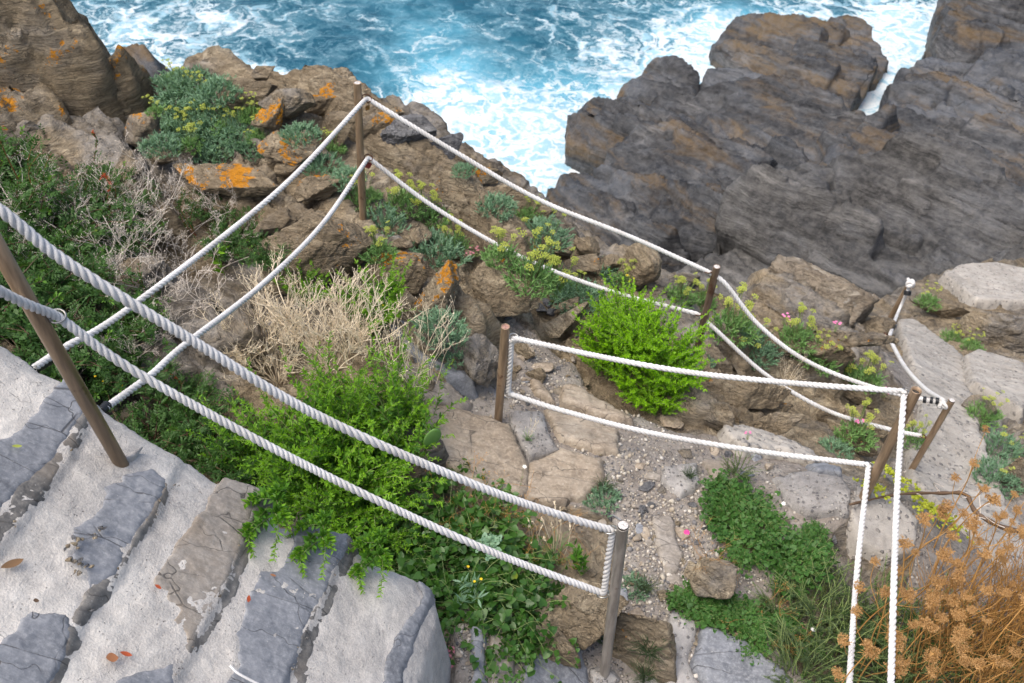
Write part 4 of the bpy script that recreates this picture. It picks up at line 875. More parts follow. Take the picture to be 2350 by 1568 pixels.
# ------------------------------------------------------------------ stone wall the tall post stands on
_wp = np.array([at_drop(280,1065,2.70), at_drop(985,1385,3.45), at_drop(60,1500,2.62)])
_wn = np.cross(_wp[1] - _wp[0], _wp[2] - _wp[0]); _wn = _wn / np.linalg.norm(_wn); _wn = _wn if _wn[2] > 0 else -_wn
def wplane(px, py):
    d = ray(px, py); return EYE + d * ((_wp[0] - EYE).dot(_wn) / d.dot(_wn))
def wxy(pix): return np.array([wplane(*q)[:2] for q in pix])
WSTEP = [wxy([(230,900),(163,1045),(100,1130),(0,1265),(-120,1420)]), wxy([(410,1060),(360,1172),(267,1330),(190,1430),(100,1600),(40,1760)]),
         wxy([(650,1130),(584,1178),(520,1345),(455,1460),(400,1568),(330,1760)]), wxy([(830,1200),(784,1280),(735,1390),(694,1475),(654,1568),(600,1760)])]
WEDGE = wxy([(1010,1360),(985,1440),(945,1568),(900,1760)])
_u = _n(np.array([WSTEP[3][2] - WSTEP[1][2]])[0]); _u = np.array([_u[0], _u[1]])
def wz(X, Y):
    z = _wp[0][2] - (_wn[0] * (X - _wp[0][0]) + _wn[1] * (Y - _wp[0][1])) / _wn[2]
    q = np.stack([X.ravel(), Y.ravel(), 0 * X.ravel()], 1); wob = (.022 * fbm(q * 3.5, 4, 401, .6)).reshape(X.shape)
    S = []
    for L in WSTEP + [WEDGE]:                # signed distance to every step edge, positive on the downhill side
        d = segdist(L, X, Y, False); a, b = L[0], L[-1]; side = (b[0] - a[0]) * (Y - a[1]) - (b[1] - a[1]) * (X - a[0])
        near = np.full(X.shape, 1e9); sg = np.ones(X.shape)
        for i in range(len(L) - 1):
            dd = segdist(L[i:i + 2], X, Y, False); s_ = (L[i + 1][0] - L[i][0]) * (Y - L[i][1]) - (L[i + 1][1] - L[i][1]) * (X - L[i][0])
            m = dd < near; near = np.where(m, dd, near); sg = np.where(m, np.sign(s_), sg)
        S.append(d * sg + wob)
    H = .016
    for k, s in enumerate(S[:-1]):           # saw tooth: tread lifts evenly towards its edge, then drops
        z = z + np.where(s < 0, H * np.clip(1 + s / .24, 0, 1) ** 1.0, H * (1 - sstep(0, .016, s)))
    z = z + (0.012 * fbm(q * 2.3, 4, 402) + .006 * fbm(q * 11, 4, 403, .6)).reshape(X.shape)
    return z
WALLPOLY = wxy([(-260,640),(0,772),(60,818),(85,840),(150,868),(200,905),(250,940),(340,1000),(430,1050),(492,1096),(560,1122),(610,1150),(640,1198),(720,1212),(800,1240),(850,1282),(900,1298),(958,1322),(995,1362),(1005,1400),(988,1470),(960,1568),(900,1800),(-260,1900)])
wall = empty('stone_wall', [*_wp[0][:2], CAMZ - 4.1], 0, 'pale mortared stone wall of stepped slate under the tall brown post', 'wall')
sheet_rock('mortar', WALLPOLY, wz, 'mortar', None, None, .0085, .30, .05, .045, .011, .3, 405, _n((.5, .5, .6)), .012, 3.0, parent=wall, loc=np.array(wall.location), slope=7, block=.15, lay=.2, fine=.9)
def wslate(pix, mat, lift, seed, amp=.005, label=None, wob=.02):
    o = sheet_rock('slate_slab', wxy(pix), lambda X, Y: wz(X, Y) + (lift * .25 + .002 if 'dark' not in mat else .004), mat, None, None, .006, .02, .005, .005, amp, .16, seed, _n((.45, .25, .8)), wob, .04, grow=.010 if 'dark' in mat else 0.0, parent=wall, loc=np.array(wall.location), slope=2.5, block=.5)
    if label: o['label'] = label
wslate([(150,872),(185,902),(200,948),(128,1058),(60,1112),(0,1200),(-80,1290),(-80,1020),(0,1012),(50,990),(92,930)], 'slate', .016, 411, .003, 'blue grey slate slab at the upper end of the wall')
wslate([(206,952),(165,1048),(102,1133),(42,1194),(-60,1330),(-60,1290),(0,1204),(62,1114),(130,1060),(200,950)], 'slate_dark', .012, 412, .005)
wslate([(233,1122),(280,1108),(283,1092),(350,1085),(387,1108),(360,1172),(327,1212),(267,1322),(230,1348),(203,1368),(207,1335),(197,1312),(167,1292),(170,1212),(200,1195),(233,1168),(240,1135)], 'slate', .010, 413, .006, 'chipped slate with trapped grit near the tall post')
wslate([(385,1118),(362,1180),(330,1220),(270,1330),(215,1400),(180,1430),(200,1372),(232,1350),(268,1326),(328,1216),(358,1172)], 'slate_dark', .012, 414, .004)
wslate([(494,1122),(520,1098),(600,1125),(614,1145),(584,1178),(550,1272),(520,1345),(494,1405),(460,1445),(430,1489),(427,1455),(404,1429),(414,1405),(384,1379),(384,1358),(354,1345),(360,1312),(394,1268),(410,1235),(434,1212),(467,1172),(474,1138)], 'slate_warm', .012, 415, .005, 'large warm grey stone in the middle of the wall')
wslate([(614,1145),(600,1180),(560,1290),(530,1370),(480,1450),(440,1500),(432,1488),(462,1446),(496,1406),(522,1346),(552,1272),(586,1180)], 'slate_dark', .012, 416, .005)
wslate([(684,1212),(740,1215),(795,1232),(800,1262),(764,1338),(735,1390),(700,1445),(674,1568),(650,1700),(480,1700),(520,1568),(547,1528),(550,1485),(537,1455),(560,1412),(574,1362),(594,1312),(634,1308),(667,1262)], 'slate', .014, 417, .004, 'big flat blue grey slate with straight cracks')
wslate([(804,1245),(800,1290),(770,1355),(735,1425),(705,1500),(690,1600),(672,1600),(676,1566),(702,1446),(737,1391),(766,1339),(800,1264)], 'slate_dark', .012, 418, .004)
wslate([(50,1425),(77,1412),(157,1418),(163,1445),(160,1495),(110,1590),(60,1700),(-120,1700),(-120,1500),(0,1475),(40,1458)], 'slate', .012, 419, .004, 'pale slate stained ochre in the lower corner')
wslate([(163,1450),(175,1475),(150,1530),(100,1640),(70,1700),(60,1690),(110,1592),(160,1497)], 'slate_dark', .012, 420, .004)
wslate([(270,1568),(330,1545),(407,1522),(400,1600),(300,1700),(240,1620)], 'slate', .010, 421, .004)
wslate([(964,1335),(984,1345),(991,1365),(971,1412),(944,1478),(917,1568),(895,1700),(850,1700),(877,1568),(884,1518),(904,1475),(931,1428),(957,1398),(974,1365)], 'slate', .008, 422, .005, 'slate band along the rounded lower end of the wall')
# small things lying on the wall
def wpoint(px, py):
    P = EYE + np.arange(1.5, 6, .004)[:, None] * ray(px, py); z = wz(P[:, 0], P[:, 1]); i = int(np.argmax(P[:, 2] < z + .012)); return P[i]
def dry_leaf(px, py, L, wd, rz, mat, label, name='dry_leaf', cat='leaf'):
    c = wpoint(px, py) + [0, 0, .012]; u = dist(c) / F; L *= u; wd *= u; t = np.linspace(0, 1, 9); hw = wd / 2 * np.sin(t * math.pi) ** .8
    X = (t - .5) * L; V = np.concatenate([np.stack([X, hw, .25 * hw + .06 * L * (t - .5) ** 2 * 4], 1), np.stack([X, 0 * X, .06 * L * (t - .5) ** 2 * 4], 1), np.stack([X, -hw, .3 * hw + .06 * L * (t - .5) ** 2 * 4], 1)])
    cs, sn = math.cos(rz), math.sin(rz); V = V @ np.array([[cs, sn, 0], [-sn, cs, 0], [0, 0, 1]])
    Fc = [[r * 9 + i, r * 9 + i + 1, (r + 1) * 9 + i + 1, (r + 1) * 9 + i] for r in (0, 1) for i in range(8)]
    V[:, 2] += -_wn[0] / _wn[2] * V[:, 0] - _wn[1] / _wn[2] * V[:, 1]
    o = mesh_obj(name, V, Fc, M[mat]); o.location = c.tolist(); return tag(o, label, cat)
dry_leaf(32,1300,46,15,1.0,'bark_leaf','long curled brown leaf on pale mortar near the wall end')
dry_leaf(365,1352,14,8,-.3,'red_leaf','tiny orange leaf beside the warm grey stone')
dry_leaf(292,1506,22,10,.1,'red_leaf','bright orange leaf on the lower mortar')
dry_leaf(260,1515,22,20,.5,'dry_leaf','round brown leaf on the lower mortar')
dry_leaf(572,1380,8,18,.1,'red_leaf','narrow orange leaf at the edge of the big blue slate')
dry_leaf(86,1384,10,9,.5,'bark','dark round seed husk on the mortar')
dry_leaf(42,1030,18,7,.7,'umbel','yellow leaf on the upper slate slab')
dry_leaf(628,1325,12,6,.2,'dry_leaf','small tan leaf on top of the big blue slate')
def pebble_on_wall(px, py, s, seed, mat, label):
    c = wpoint(px, py); V, Fc = boulder_shape((s * 1.3, s, s * .6), seed, 3, seed * 1.3, 9, rough=.5); o = mesh_obj('stone_chip', V, Fc, M[mat]); o.location = (c + [0, 0, .015 + s * .2]).tolist(); tag(o, label, 'stone', 'stone chips trapped on the wall')
_rg = np.random.default_rng(44)
for i in range(26):
    a = [(180,1245),(177,1285),(190,1310),(225,1235),(240,1218),(172,1262),(196,1300)][i % 7]
    pebble_on_wall(a[0] + _rg.normal(0, 9), a[1] + _rg.normal(0, 9), _rg.uniform(.008, .02), 500 + i, ['rock_plain', 'rock_grey', 'rock_tan'][i % 3], 'tiny stone chip trapped in the hollow of the chipped wall slate')
_m = 0
for L in WSTEP:                             # grit swept into the foot of every step
    for t in np.sort(_rg.uniform(.05, .95, 13)):
        q = L[0] + (L[-1] - L[0]) * 0; f = t * (len(L) - 1); i = int(f); q = L[i] + (L[i + 1] - L[i]) * (f - i); z = float(wz(np.array([[q[0]]]), np.array([[q[1]]]))[0, 0]); pp = project(np.array([q[0], q[1], z]))
        if pp[0] > 0 and pp[1] < 1568: pebble_on_wall(pp[0] + 8 + _rg.normal(0, 5), pp[1] + _rg.normal(0, 4), _rg.uniform(.004, .012), 600 + _m, ['rock_plain', 'rock_grey', 'slate_dark', 'rock_tan'][_m % 4], 'grain of grit lying along the foot of a wall step'); _m += 1
# pale cord end at the bottom of the wall
V, Fc = tube(smooth_path([wpoint(530,1535) + [0, 0, .02], wpoint(545,1550) + [0, 0, .02], wpoint(565,1562) + [0, 0, .02], wpoint(600,1580) + [0, 0, .02]], 30), .0045, 8)
tag(mesh_obj('cord', V, Fc, M['rope'], None, V[0]), 'thin white cord end lying on the big blue slate', 'cord')

for key, mt in (('A', 'mortar'), ('D', 'gravel_mortar'), ('F', 'gravel_mortar'), ('G', 'path_concrete')):
    p = PD[key]; V, Fc = boulder_shape((.15, .14, .07), 60 + ord(key), 4, .4, 12, (0, 0, 1), .7); mesh_obj('footing', V, Fc, M[mt], p['root'])
    bpy.data.objects[p['root'].name].children[-1].location = (0, 0, -.012)
# ------------------------------------------------------------------ plants: leaf batches and stem batches
def unit(A): return A / (np.linalg.norm(A, axis=-1, keepdims=True) + 1e-12)
LEAF = {
 'lance': (np.array([[0,0,0],[-.5,.35,.10],[0,.33,0],[.5,.35,.10],[-.42,.66,.06],[0,.66,-.02],[.42,.66,.06],[0,1,-.08]]), np.array([[0,2,1],[0,3,2],[1,2,5],[1,5,4],[2,3,6],[2,6,5],[4,5,7],[5,6,7]])),
 'oval': (np.array([[0,0,0],[-.5,.45,.12],[0,.45,0],[.5,.45,.12],[0,1,-.05]]), np.array([[0,2,1],[0,3,2],[1,2,4],[2,3,4]])),
 'heart': (np.array([[0,.06,0],[-.42,-.06,.08],[-.58,.28,.12],[-.36,.66,.06],[0,1,-.10],[.36,.66,.06],[.58,.28,.12],[.42,-.06,.08],[0,.45,-.02]]), np.array([[0,8,1],[1,8,2],[2,8,3],[3,8,4],[4,8,5],[5,8,6],[6,8,7],[7,8,0]])),
 'blade': (np.array([[-.5,0,0],[.5,0,0],[0,.0,.5],[-.45,.6,.0],[.45,.6,.0],[0,.6,.45],[0,1,.0]]), np.array([[0,2,5],[0,5,3],[2,1,4],[2,4,5],[3,5,6],[5,4,6]])),
 'lobed': None, 'dome': None}
def _lobed():
    V, Fc = [], []; n = 0
    for (x, y, r) in [(0,.85,.26),(-.34,.62,.24),(.34,.62,.24),(-.42,.26,.22),(.42,.26,.22),(0,.45,.22)]:
        a = np.linspace(0, 2 * math.pi, 6, endpoint=False) + .3
        V += [[x, y, .05]] + [[x + r * math.cos(t) * (1 + .25 * (i % 2)), y + r * math.sin(t) * (1 + .25 * (i % 2)), -.03 + .05 * (i % 2)] for i, t in enumerate(a)]
        Fc += [[n, n + 1 + i, n + 1 + (i + 1) % 6] for i in range(6)]; n += 7
    return np.array(V), np.array(Fc)
LEAF['lobed'] = _lobed()
LEAF['dome'] = (np.array([[.5*math.cos(t), .5*math.sin(t), -.18] for t in np.arange(6)*math.pi/3] + [[.32*math.cos(t), .32*math.sin(t), .1] for t in np.arange(6)*math.pi/3+.4] + [[0,0,.2]]),
   np.array([[i,(i+1)%6,6+i] for i in range(6)] + [[(i+1)%6,6+(i+1)%6,6+i] for i in range(6)] + [[6+i,6+(i+1)%6,12] for i in range(6)]))
class Bat:
    def __init__(s): s.V = []; s.F = []; s.n = 0
    def leaves(s, kind, pos, d, L, Wd, up=None, rg=None, roll=.6):
        V, Fc = LEAF[kind]; pos = np.atleast_2d(pos); N = len(pos); d = unit(np.broadcast_to(np.asarray(d, float), (N, 3)))
        up = np.broadcast_to(np.array([0, 0, 1.]) if up is None else np.asarray(up, float), (N, 3))
        if rg is not None: up = up + rg.normal(0, roll, (N, 3))
        x = unit(np.cross(d, up)); z = np.cross(x, d); L = np.broadcast_to(L, (N,)); Wd = np.broadcast_to(Wd, (N,))
        P = pos[:, None] + V[None, :, 0:1] * Wd[:, None, None] * x[:, None] + V[None, :, 1:2] * L[:, None, None] * d[:, None] + V[None, :, 2:3] * Wd[:, None, None] * z[:, None]
        s.V.append(P.reshape(-1, 3)); s.F.append((Fc[None] + (np.arange(N) * len(V))[:, None, None] + s.n).reshape(-1, 3)); s.n += N * len(V)
    def stems(s, P, r, k=4):
        P = np.asarray(P, float); S, n = P.shape[:2]; r = np.broadcast_to(r, (S, n)); T = unit(np.gradient(P, axis=1))
        a = np.where(np.abs(T[..., 2:3]) < .9, np.array([0, 0, 1.]), np.array([1., 0, 0])); X = unit(np.cross(T, a)); Y = np.cross(T, X)
        t = np.arange(k) * 2 * math.pi / k; Q = P[:, :, None] + r[:, :, None, None] * (np.cos(t)[:, None] * X[:, :, None] + np.sin(t)[:, None] * Y[:, :, None])
        s.V.append(Q.reshape(-1, 3)); q, i, j = np.meshgrid(np.arange(S), np.arange(n - 1), np.arange(k), indexing='ij'); b = q * n * k + s.n
        A = b + i * k + j; B = b + i * k + (j + 1) % k; C = b + (i + 1) * k + (j + 1) % k; D = b + (i + 1) * k + j
        s.F.append(np.concatenate([np.stack([A, B, C], -1).reshape(-1, 3), np.stack([A, C, D], -1).reshape(-1, 3)])); s.n += S * n * k
    def build(s, name, mat, parent): return mesh_obj(name, np.concatenate(s.V), np.concatenate(s.F), M[mat], parent)
def arcs(rg, S, n, base_r, height, spread, droop=.0, lean=(0, 0), hvar=.35, wig=.03):
    """S stems from a small base rising and arching outward: (S,n,3)"""
    az = rg.uniform(0, 2 * math.pi, S); rr = base_r * np.sqrt(rg.uniform(0, 1, S)); h = height * rg.uniform(1 - hvar, 1 + hvar * .4, S); o = spread * np.sqrt(rg.uniform(.02, 1, S))
    t = np.linspace(0, 1, n); out = np.stack([np.cos(az), np.sin(az)], 1)
    x = out[:, None, :] * (rr[:, None] + o[:, None] * t ** 1.5)[..., None] + np.asarray(lean)[None, None] * (t ** 1.3)[None, :, None]
    z = h[:, None] * (t - droop * t ** 3)[None]; w = rg.normal(0, wig, (S, 1, 2)) * np.sin(t * 3.1)[None, :, None] + rg.normal(0, wig * .5, (S, 1, 2)) * np.sin(t * 7)[None, :, None]
    return np.concatenate([x + w, z[..., None]], -1)
def along(P, t):                            # points and tangents on stems at fraction t (S,m)
    n = P.shape[1]; f = np.clip(t, 0, .9999) * (n - 1); i = f.astype(int); a = (f - i)[..., None]; s = np.arange(len(P))[:, None]
    p0, p1 = P[s, i], P[s, i + 1]; return p0 * (1 - a) + p1 * a, unit(p1 - p0)
PROTO = {}
def proto(name, label, cat, group):
    return empty(name, (0, 0, -50), 0, label, cat, group)
def side(rg, tan, up=.25):                  # directions leaving a stem
    r = unit(rg.normal(size=tan.shape)); r = unit(r - (r * tan).sum(-1, keepdims=True) * tan); return unit(r + tan * rg.uniform(.2, .9, tan.shape[:-1])[..., None] + np.array([0, 0, up]))

def lentisk(seed, S=46, H=.36, R=.36, young=False):
    rg = np.random.default_rng(seed); r = proto('evergreen_shrub', 'x', 'shrub', 'dark evergreen shrubs'); st = arcs(rg, S, 8, .10, H, R, .25, wig=.03)
    b = Bat(); b.stems(st, np.linspace(.006, .0018, 8)[None], 4); b.build('stem', 'bark', r)
    m = 12; t = rg.uniform(.25, 1, (S, m)); p, tg = along(st, t); d = side(rg, tg, .35).reshape(-1, 3); p = p.reshape(-1, 3); up = unit(rg.normal(0, .5, p.shape) + [0, 0, 1.2])
    lf = Bat(); x = unit(np.cross(d, up)); RL = rg.uniform(.06, .095, len(p))
    for k in range(4):
        for sgn in (-1, 1):
            q = p + d * (RL * (.25 + .2 * k))[:, None]; dd = unit(x * sgn + d * .55); sel = rg.uniform(size=len(p)) < .93
            lf.leaves('oval', q[sel], dd[sel], rg.uniform(.024, .038, sel.sum()), rg.uniform(.011, .0165, sel.sum()), up[sel], rg, .25)
    lf.leaves('oval', p + d * RL[:, None], d, .028, .012, up, rg, .2)
    lf.build('foliage', 'lentisk', r)
    y = Bat(); pt, tg = along(st, np.full((S, 1), .999)); pt = pt.reshape(-1, 3); tg = tg.reshape(-1, 3); sel = rg.uniform(size=S) < .35
    for k in range(9): y.leaves('oval', pt[sel] - tg[sel] * .006 * k, side(rg, tg[sel], .4), rg.uniform(.022, .036, sel.sum()), .014, None, rg)
    y.build('leaves', 'lentisk_young', r); return r
def inula(seed, S=70, H=.42, R=.34, leafL=.044, leafW=.0125, m=28, mat='inula', mat2='inula_deep', name='leafy_bush', cat='bush', group='bright green bushes', lean=(0, 0), buds=True, droop=.2, base=.1):
    rg = np.random.default_rng(seed); r = proto(name, 'x', cat, group); st = arcs(rg, S, 8, base, H, R, droop, lean, wig=.02)
    b = Bat(); b.stems(st, np.linspace(.0035, .0013, 8)[None], 4); b.build('stem', 'stem_green', r)
    for part, mt, lo, hi, mm in (('foliage', mat2, .12, .7, m), ('leaves', mat, .5, 1.0, m)):
        t = rg.uniform(lo, hi, (S, mm)); p, tg = along(st, t); sc = (1.15 - .6 * t).reshape(-1) * rg.uniform(.7, 1.2, S * mm); l = Bat()
        l.leaves('lance', p.reshape(-1, 3), side(rg, tg, .25).reshape(-1, 3), leafL * sc, leafW * sc * rg.uniform(.8, 1.3, S * mm), None, rg, .5); l.build(part, mt, r)
    if buds:
        t = rg.uniform(.82, 1.0, (S, 12)); p, tg = along(st, t); l = Bat(); l.leaves('blade', p.reshape(-1, 3), side(rg, tg, .6).reshape(-1, 3), rg.uniform(.010, .018, S * 12), .004); l.build('foliage', 'bush_lime', r)
    return r
def umbel_parts(r, c, d, rad, rg, mat='umbel', stem=None, n=17, name='umbel', cup=.25, blob=.30, smat='stem_green'):
    d = _n(d); x = _n(np.cross(d, (0.31, .2, .9))); y = np.cross(d, x); b = Bat(); k = np.arange(n) + .5; ph = k * 2.39996; q = np.sqrt(k / n)
    dry = mat == 'carrot_head'; gap = rg.uniform(.72, 1.05, n) if dry else 1.0; q = q * gap; keep = (np.cos(ph - rg.uniform(0, 6.28)) < rg.uniform(.55, 1.3)) if dry else np.ones(n, bool); q = q[keep]; ph = ph[keep]; n = int(keep.sum())
    tip = c + d * (rad * (.30 + abs(cup) * q ** 2 + rg.normal(0, .07, n)) if dry else rad * .75 + rad * cup * (1 - q ** 2))[:, None] + rad * q[:, None] * (np.cos(ph)[:, None] * x + np.sin(ph)[:, None] * y)
    P = np.stack([np.broadcast_to(c, tip.shape), (c + tip) / 2 - d * rad * .08, tip], 1); b.stems(P, rad * .022, 3)
    b2 = Bat(); nn = 7
    for j in range(nn): b2.leaves('dome', tip + rg.normal(0, rad * .085, tip.shape), unit(x + rg.normal(0, .5, tip.shape)), rad * blob * rg.uniform(.6, 1.1, n), rad * blob * rg.uniform(.6, 1.1, n), d, rg, .35)
    if mat == 'carrot_head':
        b2 = Bat()
        for j in range(11):
            w2 = rg.normal(0, rad * .10, tip.shape); w2 = w2 - np.outer(w2 @ d, d) * .75; dd = unit(rg.normal(0, .8, tip.shape) + d * .35); b2.leaves('oval', tip + w2, dd, rad * rg.uniform(.12, .28, n), rad * rg.uniform(.06, .14, n), d, rg, .5)
        b2.leaves('dome', tip, unit(x + rg.normal(0, .5, tip.shape)), rad * rg.uniform(.14, .30, n), rad * rg.uniform(.14, .30, n), d, rg, .5)
    o = b2.build(name, mat, r); b.build('umbel_rays', smat, o); return o
def samphire(seed, n=170, R=.15, H=.09, umbels=5, mat='samphire', uh=.11, urad=.021):
    rg = np.random.default_rng(seed); r = proto('samphire_plant', 'x', 'plant', 'samphire plants on the ridge'); az = rg.uniform(0, 2 * math.pi, n); rr = R * np.sqrt(rg.uniform(0, 1, n))
    base = np.stack([rr * np.cos(az), rr * np.sin(az), H * .5 * (1 - (rr / R) ** 2) - .02], 1); d = unit(np.stack([np.cos(az) * rr / R * .9, np.sin(az) * rr / R * .9, 1.0 + 0 * az], 1) + rg.normal(0, .3, (n, 3)))
    L = H * rg.uniform(.5, 1.0, n); tip = base + d * L[:, None]; b = Bat(); b.stems(np.stack([base, (base + tip) / 2, tip], 1), .0018, 3)
    for k in range(9):
        p = base + d * (L * rg.uniform(.25, 1.0, n))[:, None]; b.leaves('blade', p, unit(d + rg.normal(0, .55, (n, 3)) + [0, 0, .25]), rg.uniform(.022, .042, n), rg.uniform(.005, .0075, n), None, rg)
    b.build('foliage', mat, r); sb = Bat()
    for k in range(umbels):
        a = rg.uniform(0, 2 * math.pi); ro = R * rg.uniform(.2, .95); p0 = np.array([ro * .5 * math.cos(a), ro * .5 * math.sin(a), .0]); p2 = np.array([ro * 1.1 * math.cos(a), ro * 1.1 * math.sin(a), H + uh * rg.uniform(.2, 1.0)]); p1 = (p0 + p2) / 2 + [0, 0, .03]
        sb.stems(smooth_path([p0, p1, p2], 8)[None], .0022, 4); umbel_parts(r, p2, unit(p2 - p1 + np.array([0, 0, .08])), urad * rg.uniform(.7, 1.25), rg, n=13)
        if rg.uniform() < .6:
            p3 = p1 + [rg.normal(0, .04), rg.normal(0, .04), uh * .6]; sb.stems(smooth_path([p1, (p1 + p3) / 2 + [.006, 0, 0], p3], 8)[None], .0016, 4); umbel_parts(r, p3, np.array([rg.normal(0, .3), rg.normal(0, .3), 1]), urad * rg.uniform(.6, .9), rg, n=11)
    if umbels: sb.build('stem', 'stem_green', r)
    return r
def twigs(seed, S=16, H=.4, R=.4, levels=3, mat='straw', r0=.0028, name='dry_bush', cat='dry bush', group='dry bushes', kids=4, up=.5, droop=.0, tips=True, lean=(0, 0), wig=.03, base=.05, bl=.34):
    rg = np.random.default_rng(seed); r = proto(name, 'x', cat, group); st = arcs(rg, S, 8, base, H, R, droop, lean, wig=wig); b = Bat(); rad = r0; cur = st; L = H * bl
    b.stems(cur, np.linspace(r0, r0 * .45, 8)[None], 4)
    for lv in range(levels):
        t = rg.uniform(.3, 1, (len(cur), kids)); p, tg = along(cur, t); p = p.reshape(-1, 3); d = unit(side(rg, tg, up).reshape(-1, 3) + tg.reshape(-1, 3) * .6); N = len(p); Ln = L * rg.uniform(.4, 1.1, N); w = rg.normal(0, .12, (N, 3))
        tt = np.linspace(0, 1, 5)[None, :, None]; cur = p[:, None] + d[:, None] * tt * Ln[:, None, None] + (w * Ln[:, None])[:, None] * np.sin(tt * 3.0) + np.array([0, 0, 1.]) * (tt ** 2) * (Ln * .18 * up)[:, None, None]
        rad *= .62; L *= .58; b.stems(cur, np.linspace(rad, rad * .5, 5)[None], 3)
        if len(cur) > 5200: break
    if tips:
        e = cur[:, -1]; b.leaves('blade', e, unit(cur[:, -1] - cur[:, -2]), .008, .003)
    b.build('twigs', mat, r); return r
def smilax(seed, S=26, H=.22, R=.36, m=13, size=.042, mat='smilax', name='leafy_vine', cat='vine', group='heart leaved vines', lean=(0, 0)):
    rg = np.random.default_rng(seed); r = proto(name, 'x', cat, group); st = arcs(rg, S, 10, .12, H, R, .75, lean, wig=.05); b = Bat(); b.stems(st, .0016, 3); b.build('stem', 'stem_green', r)
    t = rg.uniform(.1, 1, (S, m)); p, tg = along(st, t); p = p.reshape(-1, 3) + rg.normal(0, .018, (S * m, 3)); d = side(rg, tg, .1).reshape(-1, 3); d[:, 2] -= .25; sz = size * rg.uniform(.5, 1.2, S * m); l = Bat(); l.leaves('heart', p, d, sz, sz * rg.uniform(.7, .95, S * m), np.array([0, -.35, 1]), rg, .45); l.build('foliage', mat, r); return r
def ferny(seed, n=100, R=.13, H=.17, size=.029, mat='ferny', name='ferny_weed', cat='weed', group='green weeds beside the path'):
    rg = np.random.default_rng(seed); r = proto(name, 'x', cat, group); st = arcs(rg, n, 6, R * .35, H, R, .35, wig=.01); b = Bat(); b.stems(st, .0013, 3); b.build('stem', 'stem_green', r); l = Bat()
    for k in range(4):
        p, tg = along(st, np.full((n, 1), .999) - .2 * k); p = p.reshape(-1, 3); tg = tg.reshape(-1, 3)
        for sg in ((0,) if k == 0 else (-1, 1)):
            d = unit(tg * .7 + rg.normal(0, .25, tg.shape) + sg * unit(np.cross(tg, [0, 0, 1.])) + [0, 0, -.1]); sz = size * rg.uniform(.55, 1.05, n) * (.8 if k else 1); l.leaves('lobed', p, d, sz, sz * .9, None, rg, .75)
    l.build('foliage', mat, r); return r
def grass(seed, n=50, H=.14, R=.1, w=.004, mat='samphire_g', name='grass_tuft', cat='grass', group='grass tufts', heads=0, hmat='straw'):
    rg = np.random.default_rng(seed); r = proto(name, 'x', cat, group); st = arcs(rg, n, 7, .02, H, R, .3, wig=.01); b = Bat(); b.stems(st, np.linspace(w * .5, w * .12, 7)[None], 3); b.build('blades', mat, r)
    if heads:
        hs = arcs(rg, heads, 8, .02, H * 2.4, R * .6, .05, wig=.008); b = Bat(); b.stems(hs, .0009, 3); p, tg = along(hs, rg.uniform(.86, 1, (heads, 22))); b.leaves('blade', p.reshape(-1, 3), unit(tg.reshape(-1, 3) + rg.normal(0, .3, (heads * 22, 3))), .011, .0032); b.build('seed_head', hmat, r)
    return r
def carrot(seed, H=.7, heads=3, urad=.05):
    rg = np.random.default_rng(seed); r = proto('dry_umbel_plant', 'x', 'dry plant', 'dry brown umbel plants'); main = arcs(rg, 1, 12, .01, H, .16, .05, wig=.03, hvar=.05); b = Bat(); b.stems(main, np.linspace(.0042, .0024, 12)[None], 5)
    ends = [(main[0, -1], main[0, -1] - main[0, -2], urad)]
    for k in range(heads - 1):
        p, tg = along(main, np.array([[rg.uniform(.45, .8)]])); p = p[0, 0]; a = rg.uniform(0, 6.28); e = p + np.array([math.cos(a) * .13, math.sin(a) * .13, H * rg.uniform(.22, .4)]); c = smooth_path([p, (p + e) / 2 + [math.cos(a) * .03, math.sin(a) * .03, -.01], e], 10); b.stems(c[None], .0020, 4); ends.append((e, c[-1] - c[-2], urad * rg.uniform(.6, .9)))
    b.build('stem', 'carrot_stem', r)
    for e, d, u in ends:
        d = _n(_n(d) * .5 + rg.normal(0, .22, 3) + [0, 0, .8]); o = umbel_parts(r, e, d, u * rg.uniform(.85, 1.1), rg, 'carrot_head', n=46, cup=rg.choice([-.45, -.2, -.05]), blob=.24, smat='carrot_stem')
        b2 = Bat(); a = rg.uniform(0, 6.28, 11); x = _n(np.cross(d, (.3, .2, .9))); y = np.cross(d, x); dr = np.cos(a)[:, None] * x + np.sin(a)[:, None] * y - d * .35; b2.leaves('blade', np.broadcast_to(e, (11, 3)) + dr * .004, dr, u * rg.uniform(.6, .95, 11), .003, d); b2.build('bracts', 'carrot_stem', o)
    return r
def sprig(seed, H=.5, mat='lentisk', smat='stem_red', n=60, leafL=.022, leafW=.010, top=None, R=.05, name='leafy_shoot', cat='shoot', group=None, S=1):
    rg = np.random.default_rng(seed); r = proto(name, 'x', cat, group); st = arcs(rg, S, 12, .01, H, R, .05, wig=.03, hvar=.15); b = Bat(); b.stems(st, np.linspace(.0035, .0012, 12)[None], 4); b.build('stem', smat, r)
    t = rg.uniform(.15, .97, (S, n)); p, tg = along(st, t); l = Bat(); l.leaves('lance', p.reshape(-1, 3), side(rg, tg, .3).reshape(-1, 3), leafL * rg.uniform(.6, 1.2, S * n), leafW * rg.uniform(.7, 1.2, S * n), None, rg); l.build('foliage', mat, r)
    if top:
        t = rg.uniform(.84, 1, (S, 26)); p, tg = along(st, t); l = Bat(); l.leaves('blade', p.reshape(-1, 3), side(rg, tg, .5).reshape(-1, 3), rg.uniform(.012, .026, S * 26), .005, None, rg); l.build('flower_spike', top, r)
    return r
